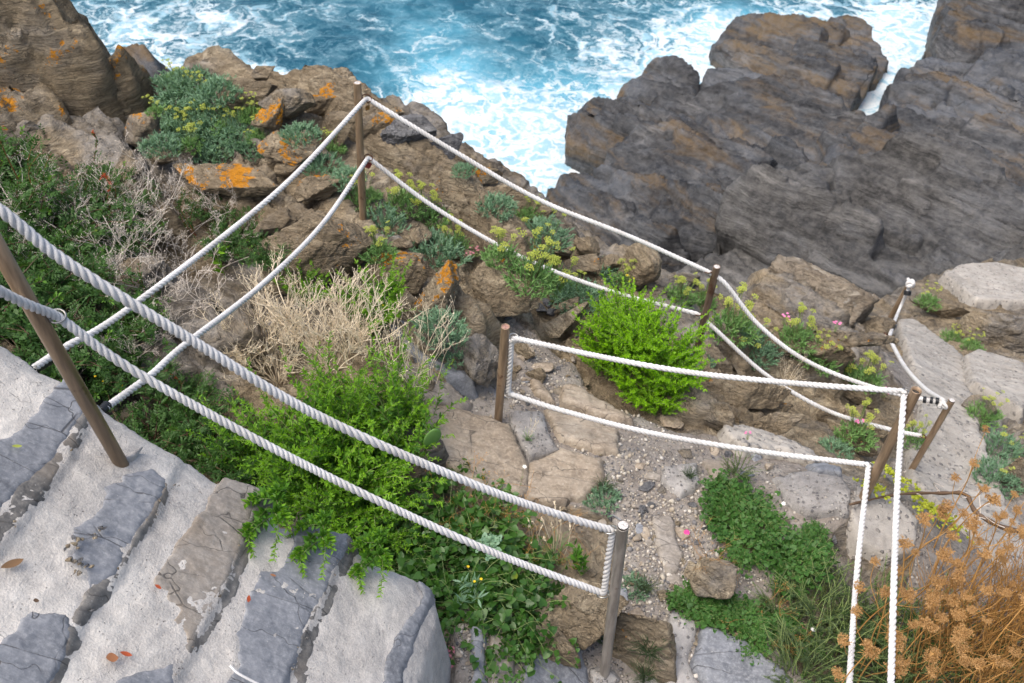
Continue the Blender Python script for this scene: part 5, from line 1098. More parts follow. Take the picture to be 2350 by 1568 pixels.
def bloom(seed, mat, n=3, H=.08, size=.012, name='pink_flower', cat='flower', group='small pink flowers', R=.03):
    rg = np.random.default_rng(seed); r = proto(name, 'x', cat, group); st = arcs(rg, n, 6, .008, H, R, .0, wig=.004); b = Bat(); b.stems(st, .001, 3)
    p, tg = along(st, rg.uniform(.05, .6, (n, 6))); b.leaves('blade', p.reshape(-1, 3), side(rg, tg, .2).reshape(-1, 3), .02, .003); b.build('stem', 'stem_green', r)
    for i in range(n):
        l = Bat(); a = np.arange(7) * 6.283 / 7 + i; l.leaves('oval', np.broadcast_to(st[i, -1], (7, 3)), np.stack([np.cos(a), np.sin(a), 0 * a + .35], 1), size, size * .8); l.build('flower_head', mat, r)
    return r

# ---------------------------------------------------------------- planting
bpy.context.view_layer.update(); DG = bpy.context.evaluated_depsgraph_get()
SOLID = []
for _o in [o for o in bpy.data.objects if o.type == 'MESH' and o.name.split('.')[0] in ('hillside', 'boulder', 'rock_slab', 'cliff_rock', 'flagstone', 'path_slab')]:
    _c = np.array([_o.matrix_world @ Vector(c) for c in _o.bound_box]); _q = project(_c); SOLID.append((_o.evaluated_get(DG), _q.min(0) - 3, _q.max(0) + 3, _o.matrix_world.inverted(), _o.name == 'hillside'))
def solid(px, py):
    d = ray(px, py); best = None
    for o, lo, hi, mi, hill_ in SOLID:
        if hill_ or (lo[0] < px < hi[0] and lo[1] < py < hi[1]):
            ok, loc, nr, ix = o.ray_cast(mi @ Vector(EYE), mi.to_3x3() @ Vector(d), distance=40)
            if ok:
                q = np.array(o.matrix_world @ loc); t = (q - EYE).dot(d)
                if best is None or t < best[0]: best = (t, q)
    if best is None or best[1][2] < 4: return gpoint(px, py)
    return best[1]
USED = set()
def plant(pr, px, py, s=1.0, rz=None, label=None, at=None, lift=0.0, tilt=None, group=None):
    rg = np.random.default_rng(int(px * 7 + py * 13)); p = solid(px, py) if at is None else np.asarray(at, float)
    p = p + [0, 0, lift]; rz = rg.uniform(0, 6.28) if rz is None else rz; tilt = (rg.normal(0, .06), rg.normal(0, .06)) if tilt is None else tilt
    if pr.name not in USED:
        USED.add(pr.name); CHILD.setdefault(pr.name, [x for x in bpy.data.objects if x.parent == pr])
        pr.location = p.tolist(); pr.rotation_euler = (*tilt, rz); pr.scale = (s, s, s) if np.isscalar(s) else s
        if label: pr['label'] = label
        if group: pr['group'] = group
        return pr
    return dup(pr, p, rz, s, label, group, tilt)
LEN = [lentisk(900, 34), lentisk(901, 36, .30, .40), lentisk(902, 30, .42, .30)]
LL = 'dark evergreen shrub with small paired leaves in the thicket behind the ropes'
for i, (px, py, s) in enumerate([(-40,440,1.0),(50,440,.8),(60,540,1.0),(230,470,.65),(140,560,.95),(310,490,.5),(250,580,.8),(-20,670,1.1),(110,670,.85),(210,690,.75),(490,500,.5),(570,560,.5),(510,600,.5),(620,600,.4),(350,540,.45),
      (-60,800,1.2),(60,770,1.0),(170,800,.9),(280,790,.75),(210,900,.8),(330,880,.55),(120,880,.9),(320,760,.5),(420,1000,.7),(500,1060,.8),(340,1040,.7),(440,930,.45),(560,1110,.7)]):
    lab = LL if py < 860 else 'dark evergreen shrub squeezed against the back of the stone wall'
    plant(LEN[i % 3], px, py, s, label=lab, group='dark evergreen shrubs of the thicket' if py < 860 else 'evergreen shrubs behind the wall')
# fresh green shoots and red tipped shoots in the thicket
SH = sprig(910, .42, 'lentisk', 'stem_red', 60, .026, .012, None, .08, S=3)
for i, (px, py, s) in enumerate([(120,470,1),(210,520,.9),(300,520,.8),(60,700,1.1),(330,700,.8),(450,540,.8),(500,600,.7)]): plant(SH, px, py, s, label='upright leafy shoot with reddish stem rising from the thicket', group='leafy shoots of the thicket')
S1 = sprig(911, .85, 'lentisk', 'stem_red', 90, .024, .011, 'red_leaf', .10); plant(S1, 62, 450, 1.25, 2.6, 'tall thin shoot with red tip in front of the ochre cliff, highest of all', tilt=(.0, -.05))
S2 = sprig(912, .4, 'lentisk', 'stem_red', 60, .022, .010, 'red_leaf', .05); plant(S2, 228, 390, .9, 0, 'short shoot with a red flower spike before the cliff foot', tilt=(0, 0))
S3 = sprig(913, .22, 'lentisk', 'stem_red', 30, .02, .010, 'red_leaf', .06, S=3); plant(S3, 245, 490, 1.2, 0, 'cluster of scarlet leaves in the middle of the thicket')
S4 = sprig(914, .26, 'inula', 'stem_green', 20, .07, .016, None, .03); plant(S4, 518, 640, 1.2, 0, 'single fresh green shoot with long leaves between the two back ropes')
S5 = sprig(915, .3, 'red_leaf', 'stem_red', 26, .018, .010, None, .04); plant(S5, 395, 930, .8, 0, 'thin dark red leaved shoot crossing the lower front rope')
# grey dead twigs
TW = [twigs(920, 12, .32, .30, 3, 'dead_twig', .0028, 'dead_twigs', 'dead bush', 'bleached dead bushes', 3, .35, wig=.06), twigs(921, 9, .26, .34, 3, 'dead_twig', .003, 'dead_twigs', 'dead bush', 'bleached dead bushes', 3, .25, wig=.08)]
for i, (px, py, s) in enumerate([(340,520,1.1),(420,500,1.0),(300,590,1.0),(430,620,1.1),(370,680,1.1),(470,700,.9),(270,470,.8),(520,480,.7),(150,600,.8),(400,780,.8),(330,820,.7),(560,560,.6),(190,860,.7),(90,480,.9),(180,500,.9),(60,620,.9),(250,650,.8),(130,700,.9),(30,560,.8),(240,540,.9)]):
    plant(TW[i % 2], px, py, s, label='tangle of bleached dead twigs standing out of the dark thicket', group='bleached dead bushes of the thicket')
# samphire on the ridge
SA = [samphire(930, 190, .16, .09, 6), samphire(931, 200, .17, .08, 3, 'samphire'), samphire(932, 150, .13, .10, 9, 'samphire_g', .2), samphire(933, 150, .14, .08, 0), samphire(934, 90, .09, .10, 9, 'samphire_g', .18, .023), samphire(935, 60, .08, .08, 5, 'samphire_g', .14, .021)]
for i, (px, py, k, s) in enumerate([(410,200,3,1.1),(455,195,3,1.1),(505,215,3,1.0),(430,235,3,1.2),(480,250,3,1.1),(395,262,3,1.0),(440,285,1,1.1),(500,292,3,1.1),(400,312,3,1.1),(455,332,0,1.0),(520,338,3,1.0),(560,305,1,.9),(370,342,3,.8),(480,366,3,.8),(575,345,1,.7),(405,185,5,.7),(550,255,5,.7),(360,262,5,.6),(470,215,5,.7),(430,205,5,.7),(520,300,5,.8),(470,300,5,.8),(410,290,5,.7),(580,270,2,.6),(600,320,2,.6),(440,340,5,.8)]):
    plant(SA[k], px, py, s, label='blue green samphire cushion in the large flowering patch on the ridge', group='samphire of the large ridge patch', lift=.0)
for i, (px, py, k, s, l) in enumerate([(690,315,3,.8,'blue green samphire tuft left of the upper back rope'),(740,390,3,.9,'low samphire tuft crossed by the upper back rope'),(760,350,2,.6,'yellow flowered samphire close behind the upper back rope'),(800,415,3,.7,'samphire tuft left of the peak post'),(870,520,3,1.1,'dense samphire right at the foot of the peak post'),
   (830,470,2,.8,'yellow umbels just left of the peak post'),(930,480,4,1.0,'tall yellow umbel samphire right of the peak post'),(985,510,4,1.0,'umbel samphire between the peak post and the diagonal slab'),(1000,590,3,1.2,'spiky blue green samphire above the round boulders'),(1040,570,4,.8,'fading yellowish samphire beside the spiky blue one'),
   (870,590,4,.8,'samphire with pale umbels in front of the lichen boulder'),(1140,480,3,.8,'samphire tuft on the seaward ridge below the upper rope'),(1065,395,3,.5,'tiny green tuft on the crest under the upper rope'),(1215,500,2,.6,'green samphire patch on the sea crest, half way down'),(1250,545,0,.9,'samphire with yellow umbels at the lower crest'),
   (1150,600,4,.9,'tall yellow umbels beside the big round boulder'),(1215,650,4,1.2,'bushy yellow umbel samphire right above the big round boulder'),(1275,670,4,1.2,'yellow umbel samphire spreading beside the lower rope'),(1330,690,1,1.0,'blue green samphire at the edge of the lime bush'),(1380,630,3,.9,'samphire tuft on the low crest rocks'),
   (1430,650,4,.7,'yellow umbels behind the lime bush top'),(1560,690,4,.9,'yellow umbels behind the lime bush, next to the rust streaked post'),(1610,700,4,.8,'umbel samphire partly hidden by the rust streaked post'),(1680,765,4,1.3,'large yellow umbel plant right of the rust streaked post'),(1720,800,0,1.1,'samphire below the big umbel plant'),
   (1830,790,4,1.1,'yellow umbels between the two falling ropes'),(1880,830,2,.9,'umbel plant in front of the layered brown rock'),(1940,870,4,1.0,'tall green umbel plant above the hollow post'),(1985,880,4,1.0,'yellow umbel plant touching the steep path side rock'),(1580,850,1,.9,'blue green samphire at the foot of the rust streaked post'),
   (1915,1040,3,.7,'grassy samphire under the lower rope by the hollow post'),(1960,1010,4,1.0,'yellow umbels just left of the hollow post'),(2090,1015,4,.8,'yellow green plant between hollow post and slim post'),(2130,700,2,.9,'green plant beside the distant small post'),(2180,780,2,.7,'small yellow green plant on the outer edge of the ramp'),(2230,800,2,.7,'bright tuft beside the square concrete step'),
   (2255,960,2,.8,'yellowing plant in the gap beside the square step'),(2300,1040,0,.9,'grey green plant along the outer path edge'),(2290,1100,1,.9,'pale plant at the lower outer path edge'),(1010,760,3,.9,'blue green tuft in the shade under the boulders'),(1030,810,3,.8,'tuft beside the crevice left of the short post'),(1380,1150,3,.6,'small blue green cushion on the gravel'),(1455,1350,3,.45,'tiny tuft at the side of the grey post')]):
    plant(SA[k], px, py, s, label=l, group='samphire plants on the slope', lift=.0)
# vivid lime bush and bright green bushes
LB = [inula(940, 78, .32, .24, .030, .0095, 40, 'bush_lime', 'inula', droop=.1, base=.14), inula(941, 64, .30, .22, .030, .0095, 40, 'bush_lime', 'inula', droop=.1, base=.12)]
for i, (px, py, s) in enumerate([(1440,790,1.0),(1400,850,.9),(1500,830,1.0),(1530,880,.95),(1470,900,.9),(1430,760,.8),(1510,940,.5),(1385,800,.7)]):
    plant(LB[i % 2], px, py, s, label='vivid lime green bush mass beside the rust streaked post', group='vivid lime bush clumps')
IN = [inula(950, 44, .42, .34), inula(951, 38, .34, .38, droop=.35), inula(952, 38, .48, .26)]
for i, (px, py, s) in enumerate([(640,1060,.8),(720,1040,.95),(810,1060,1.0),(900,1060,.85),(690,1130,.95),(780,1150,1.15),(870,1150,1.0),(610,1120,.6),(820,1230,.9),(900,980,.7),(740,1230,.9),(800,960,.7),(860,1250,.7)]):
    plant(IN[i % 3], px, py, s, label='bright green leafy bush spilling over the stone wall under the front ropes', group='bright green bush clumps at the wall')
IT = inula(954, 12, .62, .26, .046, .013, 26, droop=.08, base=.12)
for (px, py, s) in [(600,1090,.8),(680,1060,1.0),(760,1000,.9),(850,1010,1.0),(940,1040,.9),(900,950,.8),(720,1150,.9),(970,980,.7)]: plant(IT, px, py, s, label='bright green leafy bush spilling over the stone wall under the front ropes', group='bright green bush clumps at the wall')
for i, (px, py, s) in enumerate([(850,760,.8),(880,730,.7),(700,700,.6)]): plant(IN[2], px, py, s, label='green leafy clump with yellow flowers inside the pale dry bush', group='green clumps inside the dry bush')
OV = inula(953, 9, .12, .14, .042, .013, 40, lean=(-.06, -.14), droop=.95, base=.06)
for (px, py, s, l) in [(640,1165,.9,'green shoots hanging over the warm grey wall stone'),(745,1222,.8,'green shoots hanging over the top of the big blue slate'),(870,1262,.8,'green shoots drooping onto the rounded wall end')]: plant(OV, px, py, s, 0.0, l, at=wpoint(px, py) + [0, 0, .05], group='shoots drooping over the wall')
# pale dry bush
ST = [twigs(960, 17, .42, .30, 2, 'straw', .0046, kids=5, wig=.02, bl=.30), twigs(961, 15, .36, .36, 2, 'straw', .0046, kids=5, wig=.03, bl=.34)]
for i, (px, py, s) in enumerate([(640,815,.95),(720,795,1.0),(800,815,.9),(760,860,.8),(560,835,.75),(850,810,.8),(640,880,.7)]):
    plant(ST[i % 2], px, py, s, label='pale straw coloured dry bush of fine upright twigs behind the front ropes', group='pale dry bush clumps')
ST2 = twigs(962, 9, .55, .22, 2, 'straw', .0026, 'dry_stalks', 'dry stalks', 'dry stalk plants', 3, .5, wig=.02)
plant(ST2, 920, 935, 1.1, .5, 'open pale dry stalks standing before the tilted slabs'); plant(ST2, 985, 880, .8, 2.0, 'sparse dry stalks beside the dark crevice'); plant(ST2, 1800, 890, .45, 1.0, 'small yellowed dry stalks below the upper rope near the layered rock')
# vine with heart shaped leaves
SM = [smilax(970), smilax(971, 30, .26, .34), smilax(972, 24, .10, .30)]
for i, (px, py, s) in enumerate([(1010,1160,.8),(1060,1220,.9),(1000,1260,1.0),(1080,1290,1.0),(1030,1340,1.0),(1120,1330,1.0),(1170,1370,.9),(1060,1400,.9),(1130,1420,.9),(1190,1440,.75),(970,1300,.8),(1200,1330,.7),(1110,1230,.7),(930,1270,.7),(1150,1480,.6)]):
    plant(SM[i % 3], px, py, s, label='glossy heart leaved vine covering the bank between wall and grey post', group='heart leaved vine clumps')
HV = smilax(973, 6, .06, .34, 12, .038, lean=(.02, -.22)); plant(HV, 1155, 1470, .9, 0, 'vine strand trailing down over the two stone strips', lift=.05)
BU = ferny(975, 26, .10, .12, .05, 'samphire', 'silver_plant', 'plant', 'silvery plants'); plant(sprig(976, .14, 'samphire', 'stem_green', 30, .05, .009, None, .07, 'silver_plant', 'plant', None, 5), 1080, 1395, 1.1, 0, 'silvery narrow leaved plant amid the vine')
plant(BU, 1120, 1305, .5, 0, 'small grey green leafy plant on top of the vine', lift=.15)
DT = twigs(977, 8, .25, .28, 3, 'carrot_stem', .0018, 'dry_weed', 'dry weed', 'rust brown dry weeds', 3, .3, wig=.05)
for (px, py, s, l) in [(1090,1185,1.0,'rust brown dry weed above the vine'),(1170,1290,.8,'rust brown dry weed among the vine leaves'),(1270,1250,.7,'brown dry weed beside the standing dry grass'),(1745,1440,.8,'orange brown dry stems in the ferny weed'),(1620,1285,.5,'reddish dry weed beside the lone boulder')]: plant(DT, px, py, s, None, l)
GR = grass(980, 40, .14, .10, .004, 'samphire_g', heads=9); plant(GR, 1275, 1290, 1.25, 0, 'dry grass with pale seed heads left of the grey post'); plant(GR, 1225, 1270, .8, 2, 'smaller dry grass tuft left of the taller one'); plant(GR, 1210, 1010, .5, 1, 'thin grass on the mortar lump')
plant(sprig(981, .24, 'inula_deep', 'stem_green', 34, .05, .012, None, .06, 'leafy_weed', 'weed', None, 3), 1335, 1320, 1.0, 0, 'dark green leafy weed with long leaves just left of the grey post')
GT = grass(982, 60, .09, .09, .004, 'weed_grey'); 
for (px, py, s, l) in [(1385,1125,.9,'bluish grass cushion on the upper gravel'),(1385,1480,.9,'grass tuft left of the grey post foot'),(1478,1360,.9,'grass tuft right of the grey post'),(1480,1560,1.0,'small grey weed on the brown outcrop'),(1490,1500,1.2,'grey green weed hanging on the outcrop behind the post'),(1580,1100,.7,'tiny grass at the head of the green weed')]: plant(GT, px, py, s, None, l, lift=.02)
# ferny weeds by the path
FE = [ferny(985), ferny(986, 100, .15, .14), ferny(987, 70, .10, .12, .03)]
for i, (px, py, s) in enumerate([(1660,1150,.9),(1700,1180,1.0),(1670,1215,1.0),(1745,1225,.9),(1710,1270,.9),(1790,1290,.9),(1830,1310,1.0),(1850,1265,.7),(1810,1350,.8),(1650,1180,.7),(1870,1230,.4)]):
    plant(FE[i % 3], px, py, s, label='lush ferny green weed on the gravel between lone boulder and hollow post', group='lush ferny weeds on the gravel')
for i, (px, py, s) in enumerate([(1590,1400,.7),(1630,1420,.8),(1660,1400,.6),(1700,1430,.7),(1750,1450,.8),(1790,1470,.8),(1720,1480,.6),(1560,1385,.5)]):
    plant(FE[(i + 1) % 3], px, py, s, label='low ferny weed creeping along the upper edge of the large slate', group='low ferny weeds at the slate')
WG = [inula(990, 40, .28, .22, .020, .003, 40, 'weed_grey', 'weed_grey', 'fine_weed', 'weed', 'fine grey green weeds', buds=False), inula(991, 36, .22, .20, .022, .003, 36, 'ferny', 'weed_grey', 'fine_weed', 'weed', 'fine grey green weeds', buds=False)]
for i, (px, py, s) in enumerate([(1870,1400,1.0),(1830,1450,1.0),(1900,1470,1.1),(1950,1440,1.0),(1870,1540,1.1),(1940,1550,1.1),(1820,1560,.9),(1990,1500,1.0),(1780,1400,.7),(2010,1400,.9),(2060,1500,1.0),(2120,1440,1.0),(2200,1500,1.0),(2100,1580,1.1),(2010,1600,1.1),(2250,1580,1.1),(1690,1090,.5),(2330,1480,1.0)]):
    plant(WG[i % 2], px, py, s, label='fine grey green weed under the hanging ropes and dry umbels' if px > 1750 else 'fine grey green weed at the head of the ferny patch', group='fine grey green weeds')
# dry umbels in the lower corner
CA = [carrot(1000, .62, 3, .040), carrot(1001, .75, 2, .040), carrot(1002, .68, 3, .034), carrot(1003, .8, 2, .037)]
rg = np.random.default_rng(77)
HEADS = [(2168,1120),(2185,1140),(2240,1155),(2310,1165),(2140,1195),(2200,1215),(2330,1200),(2255,1175),(2130,1260),(2200,1265),(2290,1240),(2340,1260),(2095,1310),(2180,1320),(2260,1320),(2330,1310),(2060,1370),(2130,1360),(2220,1350),(2300,1370),(2010,1350),(2180,1400),(2340,1390),(2080,1440),(2150,1450),(2250,1430),(2045,1400),(2310,1450),(2100,1500),(2200,1490),(2340,1510),(2270,1510),(2050,1480),(2150,1540),(2240,1560),(2320,1560),(2110,1570),(2380,1230),(2400,1340),(2400,1440),(2010,1530),(2390,1540),(2290,1600),(2180,1620)]
for i, (px, py) in enumerate(HEADS):
    h = [.62, .75, .68, .8][i % 4] * rg.uniform(.85, 1.1); g = gpoint(min(px, 2340), min(1560, py + 170)); gd = CAMZ - g[2]
    top = at_drop(px, py, gd - h * .98); a = rg.uniform(0, 6.28); root = top - [0, 0, h * .98] + [rg.normal(0, .05), rg.normal(0, .05), 0]; root[2] = min(float(gz(root[0], root[1])), root[2] + .1)
    plant(CA[i % 4], px, py, h / [.62, .75, .68, .8][i % 4], a, 'orange stemmed dry umbel plant with brown flat heads beside the hanging ropes', at=root, group='dry brown umbel plants')
# dry stems between them
DS = twigs(1010, 34, .62, .30, 1, 'carrot_stem', .0026, 'dry_stalk_plant', 'dry stems', 'bare orange dry stems', 2, .6, wig=.03, tips=False)
for (px, py, s) in [(2290,1420,.9),(2200,1430,.8),(2340,1400,.9),(2120,1490,.8),(2260,1560,1.0),(2150,1520,1.0),(2250,1500,1.0),(2330,1480,1.0),(2080,1560,.9),(2210,1600,1.0),(2320,1590,1.1)]: plant(DS, px, py, s, label='bare orange brown stems among the dry umbels', group='bare orange dry stems')
# small flowers and odd plants
PF = bloom(1020, 'pink', 5, .10, .014)
for (px, py, s, l) in [(1795,752,1.3,'pink flowers beside the yellow umbels between the falling ropes'),(1912,770,1.3,'pink flowers in front of the layered brown rock'),(2022,920,1.3,'pink flowers just above the hollow post'),(1965,990,1.1,'pink flowers beside the lower rope end'),(1712,1018,.8,'tiny pink flower on the beige concrete lump')]: plant(PF, px, py, s * .7, None, l, lift=.03)
FP = bloom(1024, 'pink_pale', 12, .05, .010, 'faded_flower', 'flower', None, .05); plant(FP, 1088, 590, 1.0, None, 'faded pink flower tuft above the round boulder')
RS = bloom(1021, 'pink_pale', 9, .035, .02, 'red_succulent', 'succulent', 'small red succulents', .05)
for (px, py, l) in [(1018,1492,'red succulent rosette on the gravel by the wall end'),(1030,1525,'lower red succulent rosette by the wall end'),(1035,1500,'red succulent rosette touching the stone strip')]: plant(RS, px, py, .55, None, l)
YF = bloom(1022, 'yellow', 3, .26, .008, 'yellow_flower', 'flower', 'small yellow flowers', .06)
for (px, py, l) in [(275,950,'yellow flower by the taped rope end at the wall'),(862,770,'yellow flowers at the side of the dry bush'),(1085,1370,'yellow flower rising from the vine'),(1440,690,'yellow flowers on top of the lime bush')]: plant(YF, px, py, 1.0, None, l)
DN = bloom(1023, 'white', 1, .22, .016, 'seed_clock', 'flower', 'white dandelion clocks', .02)
for (px, py, l) in [(1780,1200,'white dandelion clock above the ferny weed'),(1190,1120,'white dandelion clock on the flagstone edge'),(1850,1500,'white dandelion clock in the grey green weed')]: plant(DN, px, py, .9, None, l)
# prickly pear pad, moss, dead branch, driftwood
V, Fc = _ICO[4]; c = gpoint(988, 1040); V = V * [.042, .010, .075]; tag(mesh_obj('cactus_pad', V + [0, 0, .06], Fc, M['cactus']), 'single flat green cactus pad standing at the bright bush edge', 'cactus'); o = bpy.data.objects['cactus_pad']; o.location = (c + [0, -.05, .12]).tolist(); o.rotation_euler = (.1, .25, .35)
def moss(px, py, n, R, seed, label):
    rg = np.random.default_rng(seed); c = gpoint(px, py); b = Bat(); P = rg.normal(0, R, (n, 3)); P[:, 2] = gzb(P[:, 0] + c[0], P[:, 1] + c[1]) - c[2] + .06 + rg.uniform(0, .02, n); b.leaves('dome', P, rg.normal(size=(n, 3)), .022, .022, None, rg, .4); b.leaves('oval', P, rg.normal(size=(n, 3)) + [0, 0, .6], .02, .011, None, rg); o = b.build('ground_foliage', 'moss', None); o.location = c.tolist(); tag(o, label, 'plant', 'lime green ground plants')
moss(2040,1110,70,.07,1,'lime green creeping plant at the foot of the hollow post'); moss(2110,1170,90,.08,2,'lime green creeping plant under the dead branch'); moss(2000,1140,40,.04,3,'small lime tuft beside the hanging rope'); moss(2160,1210,60,.06,4,'lime green plant behind the first dry umbels')
def branch():
    pts = [at_drop(1950,1158,4.15), at_drop(2060,1135,4.2), at_drop(2160,1132,4.25), at_drop(2215,1135,4.2), at_drop(2240,1175,4.2), at_drop(2300,1210,4.2), at_drop(2370,1225,4.2)]
    root = empty('dead_branch', pts[3], 0, 'grey brown dead branch lying across the concrete behind the dry umbels', 'branch'); P = smooth_path(pts, 60); n = len(P); V, Fc = tube(P, np.linspace(.006, .016, n) + .002 * np.sin(np.arange(n)), 8); mesh_obj('limb', V, Fc, M['bark'], root, pts[3]); b = Bat(); rg = np.random.default_rng(4)
    for k in range(14):
        i = rg.integers(5, n - 3); d = unit(rg.normal(size=3) + [0, 0, .5]); L = rg.uniform(.06, .2); t = np.linspace(0, 1, 6)[:, None]; b.stems((P[i] - pts[3] + d * L * t + rg.normal(0, .03, 3) * np.sin(t * 3))[None], np.linspace(.004, .0015, 6)[None], 4)
    b.build('twigs', 'dead_twig', root)
branch()
# ---------------------------------------------------------------- stones and gravel
def stone(px, py, w, mat, label, seed, flat=.6, group='loose stones on the path', name='loose_stone'):
    p = gpoint(px, py); s = w * dist(p) / F; V, Fc = boulder_shape((s, s * .8, s * flat), seed, 4, seed * .7, 10, rough=.6); o = mesh_obj(name, V, Fc, M[mat]); o.location = (p + [0, 0, s * flat * .3]).tolist(); return tag(o, label, 'stone', group)
for i, (px, py, w, m, l) in enumerate([(1238,715,34,'rock_grey','grey upright stone leaning at the wedge boulder'),(1265,722,36,'rock_grey','pale grey stone on top of the wedge boulder'),(1290,742,44,'rock_tan','tan stone wedged beside the lime bush'),(1256,700,26,'rock_grey','small grey stone above the wedge boulder'),(1218,740,26,'rock_plain','thin stone at the side of the wedge boulder'),
    (1165,735,24,'rock_grey','small grey stone behind the short post'),(1110,760,22,'rock_tan','little stone in the dirt hollow'),(1460,1240,30,'slate_sand','orange tan flat stone right of the grey post cap'),(1440,1260,24,'rock_tan','buff pebble left of the orange tan stone'),(1800,1200,22,'rock_tan','rounded pale stone above the ferny weed'),(1895,1185,34,'rock_tan','brown upright stone between weed and rope'),(1912,1240,24,'rock_grey','blue grey pebble beside the hanging rope'),
    (1395,1190,30,'rock_grey','bluish flat stone on the gravel'),(1420,1140,20,'rock_grey','grey pebble in the pale gravel'),(1840,1140,20,'slate_sand','small ochre stone set in the pebbly slab'),(1760,1075,28,'slate_sand','square ochre stone at the weed head'),(1520,1370,34,'rock_tan','whitish stone below the narrow pale slab'),(1690,1470,30,'rock_plain','brown stone in the low weeds'),(1330,1345,24,'rock_tan','pale stone beside the grey post'),(1600,1250,20,'rock_grey','grey chip beside the lone boulder')]):
    stone(px, py, w, m, l, 700 + i)
rg = np.random.default_rng(9)
for i in range(90):
    px, py = [(1450 + rg.normal(0, 90), 1130 + rg.normal(0, 70)), (1500 + rg.normal(0, 60), 1300 + rg.normal(0, 70)), (1220 + rg.normal(0, 60), 850 + rg.normal(0, 50)), (1080 + rg.normal(0, 30), 1500 + rg.normal(0, 35))][i % 4]
    stone(px, py, rg.uniform(9, 24), ['rock_grey', 'rock_tan', 'slate_sand', 'rock_plain', 'slate_warm'][i % 5], 'loose stone scattered over the gravel of the path or dirt slope', 800 + i, .55, 'stones scattered over the gravel')
for i in range(46):
    px, py = [(1470 + rg.normal(0, 80), 1120 + rg.normal(0, 60)), (1560 + rg.normal(0, 50), 1330 + rg.normal(0, 70)), (1240 + rg.normal(0, 50), 840 + rg.normal(0, 45)), (1420 + rg.normal(0, 50), 1260 + rg.normal(0, 60)), (1650 + rg.normal(0, 40), 1060 + rg.normal(0, 25)), (1560 + rg.normal(0, 40), 1450 + rg.normal(0, 40))][i % 6]
    stone(px, py, rg.uniform(26, 58), ['rock_grey', 'slate_warm', 'slate_sand', 'rock_plain', 'slate'][i % 5], 'flat stone trodden into the gravel of the path or dirt slope', 950 + i, .22, 'flat stones trodden into the path', 'flat_stone')
def gravel():
    rg = np.random.default_rng(12); V0, F0 = _ICO[1]; n = 5200; cen = xy([(1450,1130),(1480,1250),(1540,1330),(1230,850),(1080,1500),(1650,1260),(1600,1480),(1400,1010)], 4.25); sg = np.array([.28, .25, .22, .22, .12, .25, .2, .25])
    k = rg.integers(0, 8, n); P = cen[k] + rg.normal(size=(n, 2)) * sg[k][:, None]; ok = (_bil(_walk, P[:, 0], P[:, 1]) > .6); P = P[ok]; n = len(P); s = rg.gamma(2.2, .0022, n) + .0025; z = gz(P[:, 0], P[:, 1]) + s * .3
    A = rg.normal(size=(n, 3, 3)); A, _ = np.linalg.qr(A); Q = (V0 * [1, .8, .6])[None] * (1 + rg.normal(0, .16, (n, len(V0), 1))); Q = np.einsum('nvk,nkj->nvj', Q * s[:, None, None], A) + np.stack([P[:, 0], P[:, 1], z], 1)[:, None]
    Fc = (F0[None] + (np.arange(n) * len(V0))[:, None, None]).reshape(-1, 3); m = NT('mixed gravel'); r = m.geo().outputs['Random Per Island']
    m.bsdf(m.ramp(r, [(0, (.12, .12, .13)), (.25, (.25, .24, .23)), (.5, (.36, .31, .24)), (.75, (.46, .42, .35)), (1, (.62, .59, .54))]), .85)
    o = mesh_obj('gravel', Q.reshape(-1, 3), Fc, m.m, None, None, False); tag(o, kind='stuff')
gravel()
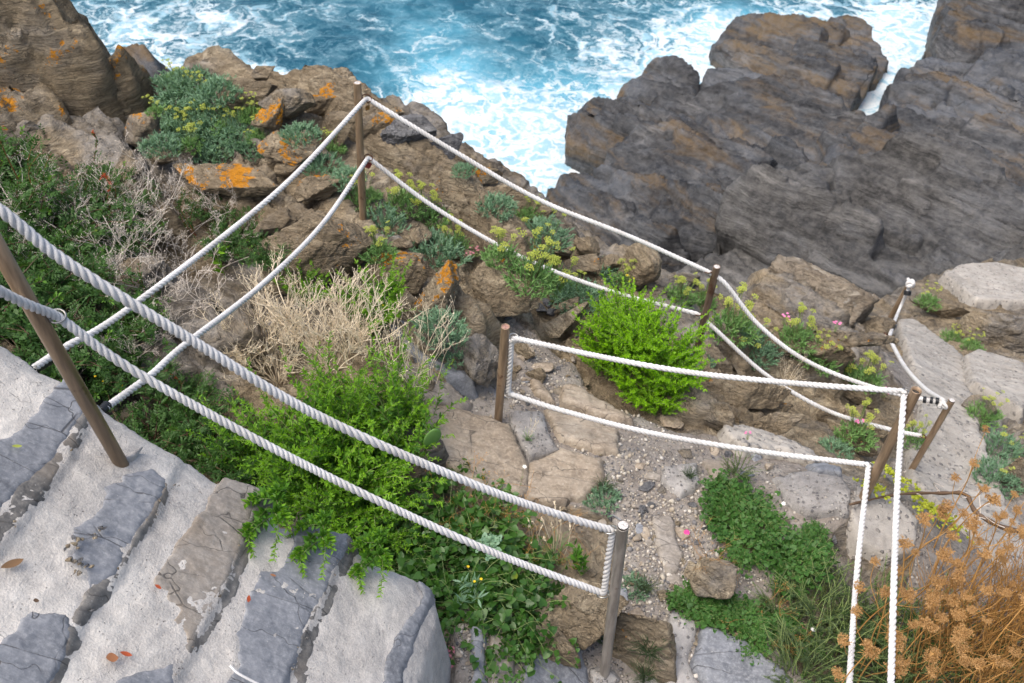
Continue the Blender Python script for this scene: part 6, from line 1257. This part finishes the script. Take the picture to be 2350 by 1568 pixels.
# crumpled wrapper and pink disc
c = gpoint(1166, 790); V, Fc = boulder_shape((.05, .035, .03), 5, 3, .4, 16, rough=1.5); M['foil'] = plain('crumpled foil', (.42, .43, .48), .35, .5, .6, 60); o = mesh_obj('wrapper', V, Fc, M['foil']); o.location = (c + [0, 0, .02]).tolist(); tag(o, 'crumpled silvery wrapper on the dirt behind the short post', 'litter')
c = gpoint(1574, 1228); V, Fc = tube([[0, 0, 0], [0, 0, .006]], [.016, .016], 20); M['pinkp'] = plain('pink plastic', (.75, .06, .28), .4); o = mesh_obj('plastic_disc', V, Fc, M['pinkp'], None, None, False); o.location = (c + [0, 0, .012]).tolist(); tag(o, 'small bright pink plastic disc on the gravel', 'litter')
# prototypes that were never planted
for _o in [o for o in bpy.data.objects if o.type == 'EMPTY' and o.parent is None and o.location.z < -40]:
    for _c in list(_o.children_recursive): bpy.data.objects.remove(_c)
    bpy.data.objects.remove(_o)
# ------------------------------------------------------------------ light
w = bpy.data.worlds.new('World'); SC.world = w; w.use_nodes = True; nt = w.node_tree; nt.nodes.clear()
sky = nt.nodes.new('ShaderNodeTexSky'); sky.sky_type = 'NISHITA'; sky.sun_disc = False
SUN_EL, SUN_AZ = math.radians(64), math.radians(-118)      # azimuth from +Y towards +X
sky.sun_elevation = SUN_EL; sky.sun_rotation = SUN_AZ; sky.air_density = 1.0; sky.dust_density = 6.0; sky.ozone_density = 1.0
bg = nt.nodes.new('ShaderNodeBackground'); bg.inputs['Strength'].default_value = .15
out = nt.nodes.new('ShaderNodeOutputWorld'); nt.links.new(sky.outputs[0], bg.inputs[0]); nt.links.new(bg.outputs[0], out.inputs[0])
ld = bpy.data.lights.new('sun', 'SUN'); ld.energy = 1.4; ld.angle = math.radians(42); ld.color = (1, .95, .87)
so = bpy.data.objects.new('sun', ld); COL.objects.link(so)
sd = Vector((math.sin(SUN_AZ) * math.cos(SUN_EL), math.cos(SUN_AZ) * math.cos(SUN_EL), math.sin(SUN_EL)))
so.rotation_euler = sd.to_track_quat('Z', 'Y').to_euler(); so.location = (sd * 40)
SC.view_settings.view_transform = 'Standard'; SC.view_settings.look = 'None'; SC.view_settings.exposure = .55; SC.view_settings.gamma = 1
SC.render.engine = 'CYCLES'
try:
    SC.cycles.use_denoising = True; SC.cycles.max_bounces = 6; SC.cycles.diffuse_bounces = 3; SC.cycles.glossy_bounces = 2; SC.cycles.transmission_bounces = 4; SC.cycles.transparent_max_bounces = 8
except Exception: pass
